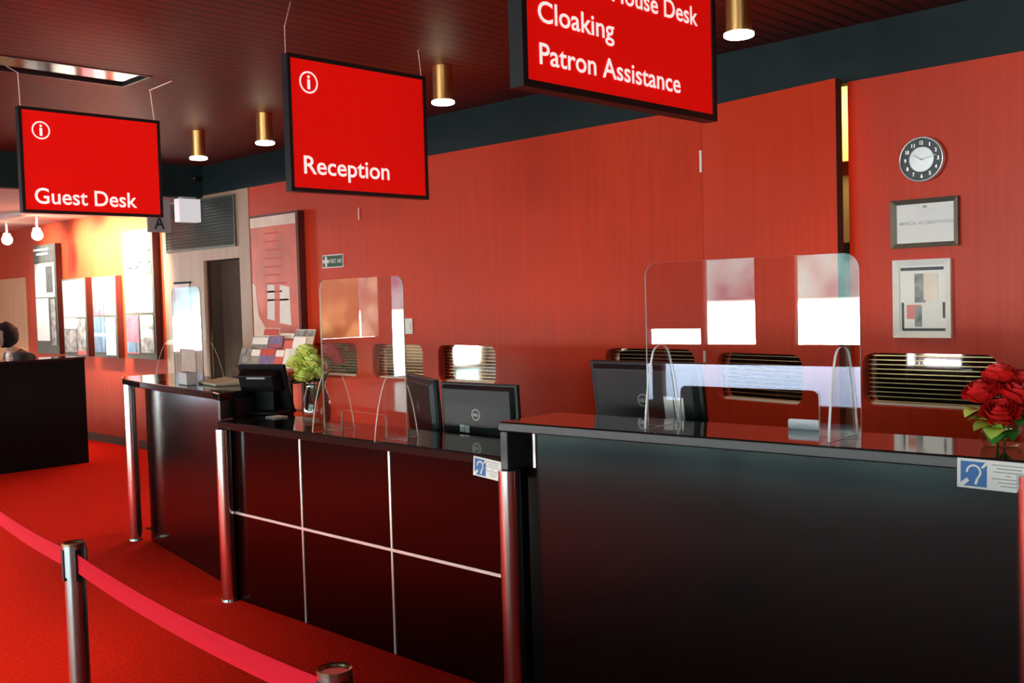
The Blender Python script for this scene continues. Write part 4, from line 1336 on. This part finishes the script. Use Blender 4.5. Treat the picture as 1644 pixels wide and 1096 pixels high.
# ------------------------------------------------------------------ belt posts
def make_stanchion(label):
    t = thing('belt_stanchion', label, 'barrier post', (0, 0, 0), 0, 'steel belt barrier posts')
    bm = bmesh.new(); lathe(bm, [(0.0, 0), (0.17, 0), (0.17, 0.008), (0.12, 0.018), (0.028, 0.03)], 40, close=False)
    finish(bm, 'base', 'matt_black', t, smooth='auto')
    bm = bmesh.new(); cyl(bm, (0, 0, 0.03), (0, 0, 0.875), 0.0255, 0.0255, 36)
    finish(bm, 'tube', 'steel', t, smooth='auto')
    bm = bmesh.new(); cyl(bm, (0, 0, 0.875), (0, 0, 0.955), 0.0285, 0.0285, 36)
    h = finish(bm, 'belt_head', 'steel', t, smooth='auto')
    bm = bmesh.new(); lathe(bm, [(0.0, 0.953), (0.022, 0.953), (0.024, 0.958), (0.0285, 0.960), (0.0285, 0.953)], 36, close=False)
    finish(bm, 'cap', 'cap_brass', t, smooth='auto')
    for a in range(4):
        bm = bmesh.new(); box(bm, -0.008, 0.008, -0.0305, -0.026, 0.865, 0.945); bm.transform(Matrix.Rotation(math.radians(90 * a), 4, 'Z'))
        finish(bm, 'belt_slot', 'sign_frame', t, bevel=0.002)
    return t
S = [Vector((-2.619, 1.065, 0)), Vector((-1.361, 0.961, 0)), Vector((-3.92, 1.24, 0))]
st = make_stanchion('steel belt barrier post standing free on the red carpet')
d01 = math.atan2(S[1].y - S[0].y, S[1].x - S[0].x)
st.location = S[0]; st.rotation_euler = (0, 0, d01)
dup(st, S[1], d01, 'steel belt barrier post showing only its bronze cap')
dup(st, S[2], d01, 'steel belt barrier post past the picture edge')
def belt(label, a, b):
    d = (b - a).normalized()
    s = Vector((-d.y, d.x, 0)) * 0.0011
    A, B = a + d * 0.028, b - d * 0.028
    bm = bmesh.new()
    n = 14
    prev = None
    for i in range(n + 1):
        u = i / n
        c = A.lerp(B, u) + Vector((0, 0, -0.018 * 4 * u * (1 - u)))
        cur = [bm.verts.new(c + s + Vector((0, 0, .885))), bm.verts.new(c - s + Vector((0, 0, .885))), bm.verts.new(c - s + Vector((0, 0, .933))), bm.verts.new(c + s + Vector((0, 0, .933)))]
        if prev:
            for k in range(4):
                j = (k + 1) % 4
                bm.faces.new((prev[k], prev[j], cur[j], cur[k]))
        else:
            bm.faces.new(cur)
        prev = cur
    bm.faces.new(prev[::-1])
    tag(finish(bm, 'barrier_belt', 'belt'), label, 'barrier belt', 'red barrier belts')
belt('red barrier belt stretched between the two near posts', S[0], S[1])
belt('red barrier belt running off to the far side of the free post', S[2], S[0])

# ------------------------------------------------------------------ far desk with the seated person
t = thing('information_desk', 'plain black boxy desk at the far left with a seated person behind', 'desk', (-10.7, 3.4, 0))
bm = bmesh.new(); box(bm, -10.37, -10.345, 2.3, 4.40, 0.0, 1.05)
finish(bm, 'front_panel', 'matt_black', t, world=True)
bm = bmesh.new(); box(bm, -10.80, -10.37, 4.37, 4.40, 0.0, 1.05); box(bm, -10.80, -10.37, 2.3, 2.33, 0.0, 1.05)
finish(bm, 'side_panel', 'matt_black', t, world=True)
bm = bmesh.new(); box(bm, -10.80, -10.335, 2.29, 4.41, 1.05, 1.075)
finish(bm, 'desktop', 'counter', t, bevel=0.004, world=True)

def skin(name, joints, edges, parent, m, root=0, sub=2):
    me = bpy.data.meshes.new(name)
    me.from_pydata([j[:3] for j in joints], edges, [])
    o = bpy.data.objects.new(name, me); COL.objects.link(o)
    md = o.modifiers.new('skin', 'SKIN'); md.use_smooth_shade = True
    for v, j in zip(me.skin_vertices[0].data, joints):
        v.radius = (j[3], j[4] if len(j) > 4 else j[3])
    me.skin_vertices[0].data[root].use_root = True
    sb = o.modifiers.new('sub', 'SUBSURF'); sb.levels = sub; sb.render_levels = sub
    dg = bpy.context.evaluated_depsgraph_get()
    out = bpy.data.meshes.new_from_object(o.evaluated_get(dg))
    bpy.data.objects.remove(o)
    out.materials.clear()
    return from_mesh(out, name, m, parent, smooth=True, world=True)

PX, PY = -11.05, 4.03
t = thing('stool', 'black stool hidden behind the far black desk', 'stool', (PX, PY + .05, 0))
bm = bmesh.new(); cyl(bm, (0, 0, 0.43), (0, 0, 0.47), 0.18, 0.18, 28); finish(bm, 'seat', 'matt_black', t)
for k in range(4):
    a = math.radians(45 + 90 * k)
    bm = bmesh.new(); cyl(bm, (.19 * math.cos(a), .19 * math.sin(a), 0), (.13 * math.cos(a), .13 * math.sin(a), .43), .015, .015, 10); finish(bm, 'leg', 'steel', t)

person = thing('person', 'person with short black hair and dark jacket bent forward behind the far desk', 'person', (PX, PY, 0))
def P(x, y, z):
    return (PX + x, PY + y, z + 0.035 * min(1.0, z / 0.5))
# facing -y, bent forward
J = [P(0, .06, .60) + (.15, .12), P(0, .07, .78) + (.14, .11), P(0, .04, .95) + (.16, .12), P(0, -.02, 1.06) + (.13, .09), P(0, -.07, 1.13) + (.055,), P(0, -.11, 1.18) + (.05,),
     P(.19, -.02, 1.05) + (.062,), P(.24, -.06, .80) + (.048,), P(.17, -.30, .73) + (.035,), P(.13, -.37, .72) + (.026,),
     P(-.19, -.02, 1.05) + (.062,), P(-.24, -.06, .80) + (.048,), P(-.17, -.30, .73) + (.035,), P(-.13, -.37, .72) + (.026,),
     P(.10, -.02, .57) + (.09,), P(.12, -.42, .54) + (.065,), P(.12, -.40, .10) + (.042,), P(.12, -.52, .04) + (.035,),
     P(-.10, -.02, .57) + (.09,), P(-.12, -.42, .54) + (.065,), P(-.12, -.40, .10) + (.042,), P(-.12, -.52, .04) + (.035,)]
E_ = [(0, 1), (1, 2), (2, 3), (3, 4), (4, 5), (3, 6), (6, 7), (7, 8), (8, 9), (3, 10), (10, 11), (11, 12), (12, 13), (0, 14), (14, 15), (15, 16), (16, 17), (0, 18), (18, 19), (19, 20), (20, 21)]
body = skin('body', J, E_, person, 'skin')
# head joined into the body mesh
bm = bmesh.new(); bm.from_mesh(body.data)
HC = Vector(P(0, -.15, 1.27)) - person.location
for v in ball(bm, HC, 0.1, 3, (0.78, 0.95, 1.12)):
    d = v.co - HC
    if d.y < -0.06 and abs(d.x) < 0.02 and -0.03 < d.z < 0.012:
        v.co.y -= 0.02                                           # nose
    if d.y < -0.05 and abs(abs(d.x) - 0.032) < 0.014 and abs(d.z - 0.015) < 0.014:
        v.co.y += 0.008                                          # eye sockets
    if d.z < -0.05:
        v.co.x = HC.x + d.x * 0.85
for s in (-1, 1):
    ball(bm, HC + Vector((s * 0.08, 0.005, -0.005)), 0.026, 2, (0.4, 0.8, 1.2))
    for fi, (fx, fl) in enumerate(((-.024, .07), (-.008, .08), (.008, .076), (.022, .062))):
        hb = Vector(P(s * .12, -.39, .715)) - person.location
        cyl(bm, hb + Vector((fx, 0, 0)), hb + Vector((fx * 1.3, -fl * .6, -.012)), .009, .008, 8)
        cyl(bm, hb + Vector((fx * 1.3, -fl * .6, -.012)), hb + Vector((fx * 1.3, -fl, -.04)), .008, .006, 8)
    cyl(bm, hb + Vector((-s * .03, .02, 0)), hb + Vector((-s * .055, -.03, -.02)), .010, .008, 8)
bm.to_mesh(body.data); bm.free()
for pl in body.data.polygons:
    pl.use_smooth = True
bm = bmesh.new()
for v in ball(bm, HC + Vector((0, 0.026, 0.006)), 0.118, 3, (0.90, 1.04, 1.18)):
    d = v.co - HC
    if d.y < -0.02 and d.z < 0.06:
        v.co.y = HC.y - 0.02 + (d.y + 0.02) * 0.1
    v.co += Vector((random.uniform(-.006, .006), random.uniform(-.006, .006), random.uniform(-.006, .006)))
    if d.z < -0.12:
        v.co.z = HC.z - 0.12
finish(bm, 'hair', 'hair', person, smooth=True)
JK = [P(0, .07, .66) + (.17, .135), P(0, .08, .80) + (.165, .13), P(0, .055, .96) + (.18, .135), P(0, -.01, 1.065) + (.145, .105), P(0, -.055, 1.11) + (.075,),
      P(.19, -.02, 1.05) + (.078,), P(.245, -.06, .80) + (.062,), P(.18, -.28, .735) + (.048,),
      P(-.19, -.02, 1.05) + (.078,), P(-.245, -.06, .80) + (.062,), P(-.18, -.28, .735) + (.048,)]
skin('jacket', JK, [(0, 1), (1, 2), (2, 3), (3, 4), (3, 5), (5, 6), (6, 7), (3, 8), (8, 9), (9, 10)], person, 'jacket')
TK = [P(0, .06, .60) + (.17, .135), P(.10, -.02, .575) + (.10,), P(.12, -.42, .545) + (.078,), P(.12, -.40, .12) + (.06,), P(-.10, -.02, .575) + (.10,), P(-.12, -.42, .545) + (.078,), P(-.12, -.40, .12) + (.06,)]
skin('trousers', TK, [(0, 1), (1, 2), (2, 3), (0, 4), (4, 5), (5, 6)], person, 'trousers')
bm = bmesh.new(); vs = box(bm, -0.05, 0.05, -0.01, 0.0, 0, 0.10); bm.transform(Matrix.Translation(Vector(P(0, -.115, 1.05)) - person.location) @ Matrix.Rotation(math.radians(-20), 4, 'X'))
finish(bm, 'shirt_front', 'white', person)

# ------------------------------------------------------------------ back room things seen in the gap
t = thing('cabinet', 'black cabinet in the back room seen through the door gap', 'cabinet', (-3.1, 6.1, 0))
bm = bmesh.new(); box(bm, -3.35, -2.9, 5.98, 6.19, 0.0, 0.64); finish(bm, 'carcass', 'matt_black', t, world=True)
bm = bmesh.new(); box(bm, -3.34, -2.91, 5.965, 5.98, 0.02, 0.62); finish(bm, 'door', 'matt_black', t, world=True)
t = thing('marker_cone', 'yellow pointed cone seen through the door gap', 'cone', (-3.09, 6.05, 0.64))
bm = bmesh.new(); cyl(bm, (0, 0, 0.10), (0, 0, 0.30), 0.05, 0.006, 20); finish(bm, 'cone_body', 'cone_yellow', t, smooth='auto')
bm = bmesh.new(); box(bm, -.07, .07, -.05, .05, 0.0, 0.10); finish(bm, 'cone_base', 'cone_orange', t, bevel=0.01)
t = thing('wall_phone', 'small black device on the back room wall in the door gap', 'device', (-3.08, 6.2, 1.74))
bm = bmesh.new(); box(bm, -3.2, -3.02, 6.16, 6.199, 1.72, 1.84); finish(bm, 'housing', 'matt_black', t, bevel=0.006, world=True)
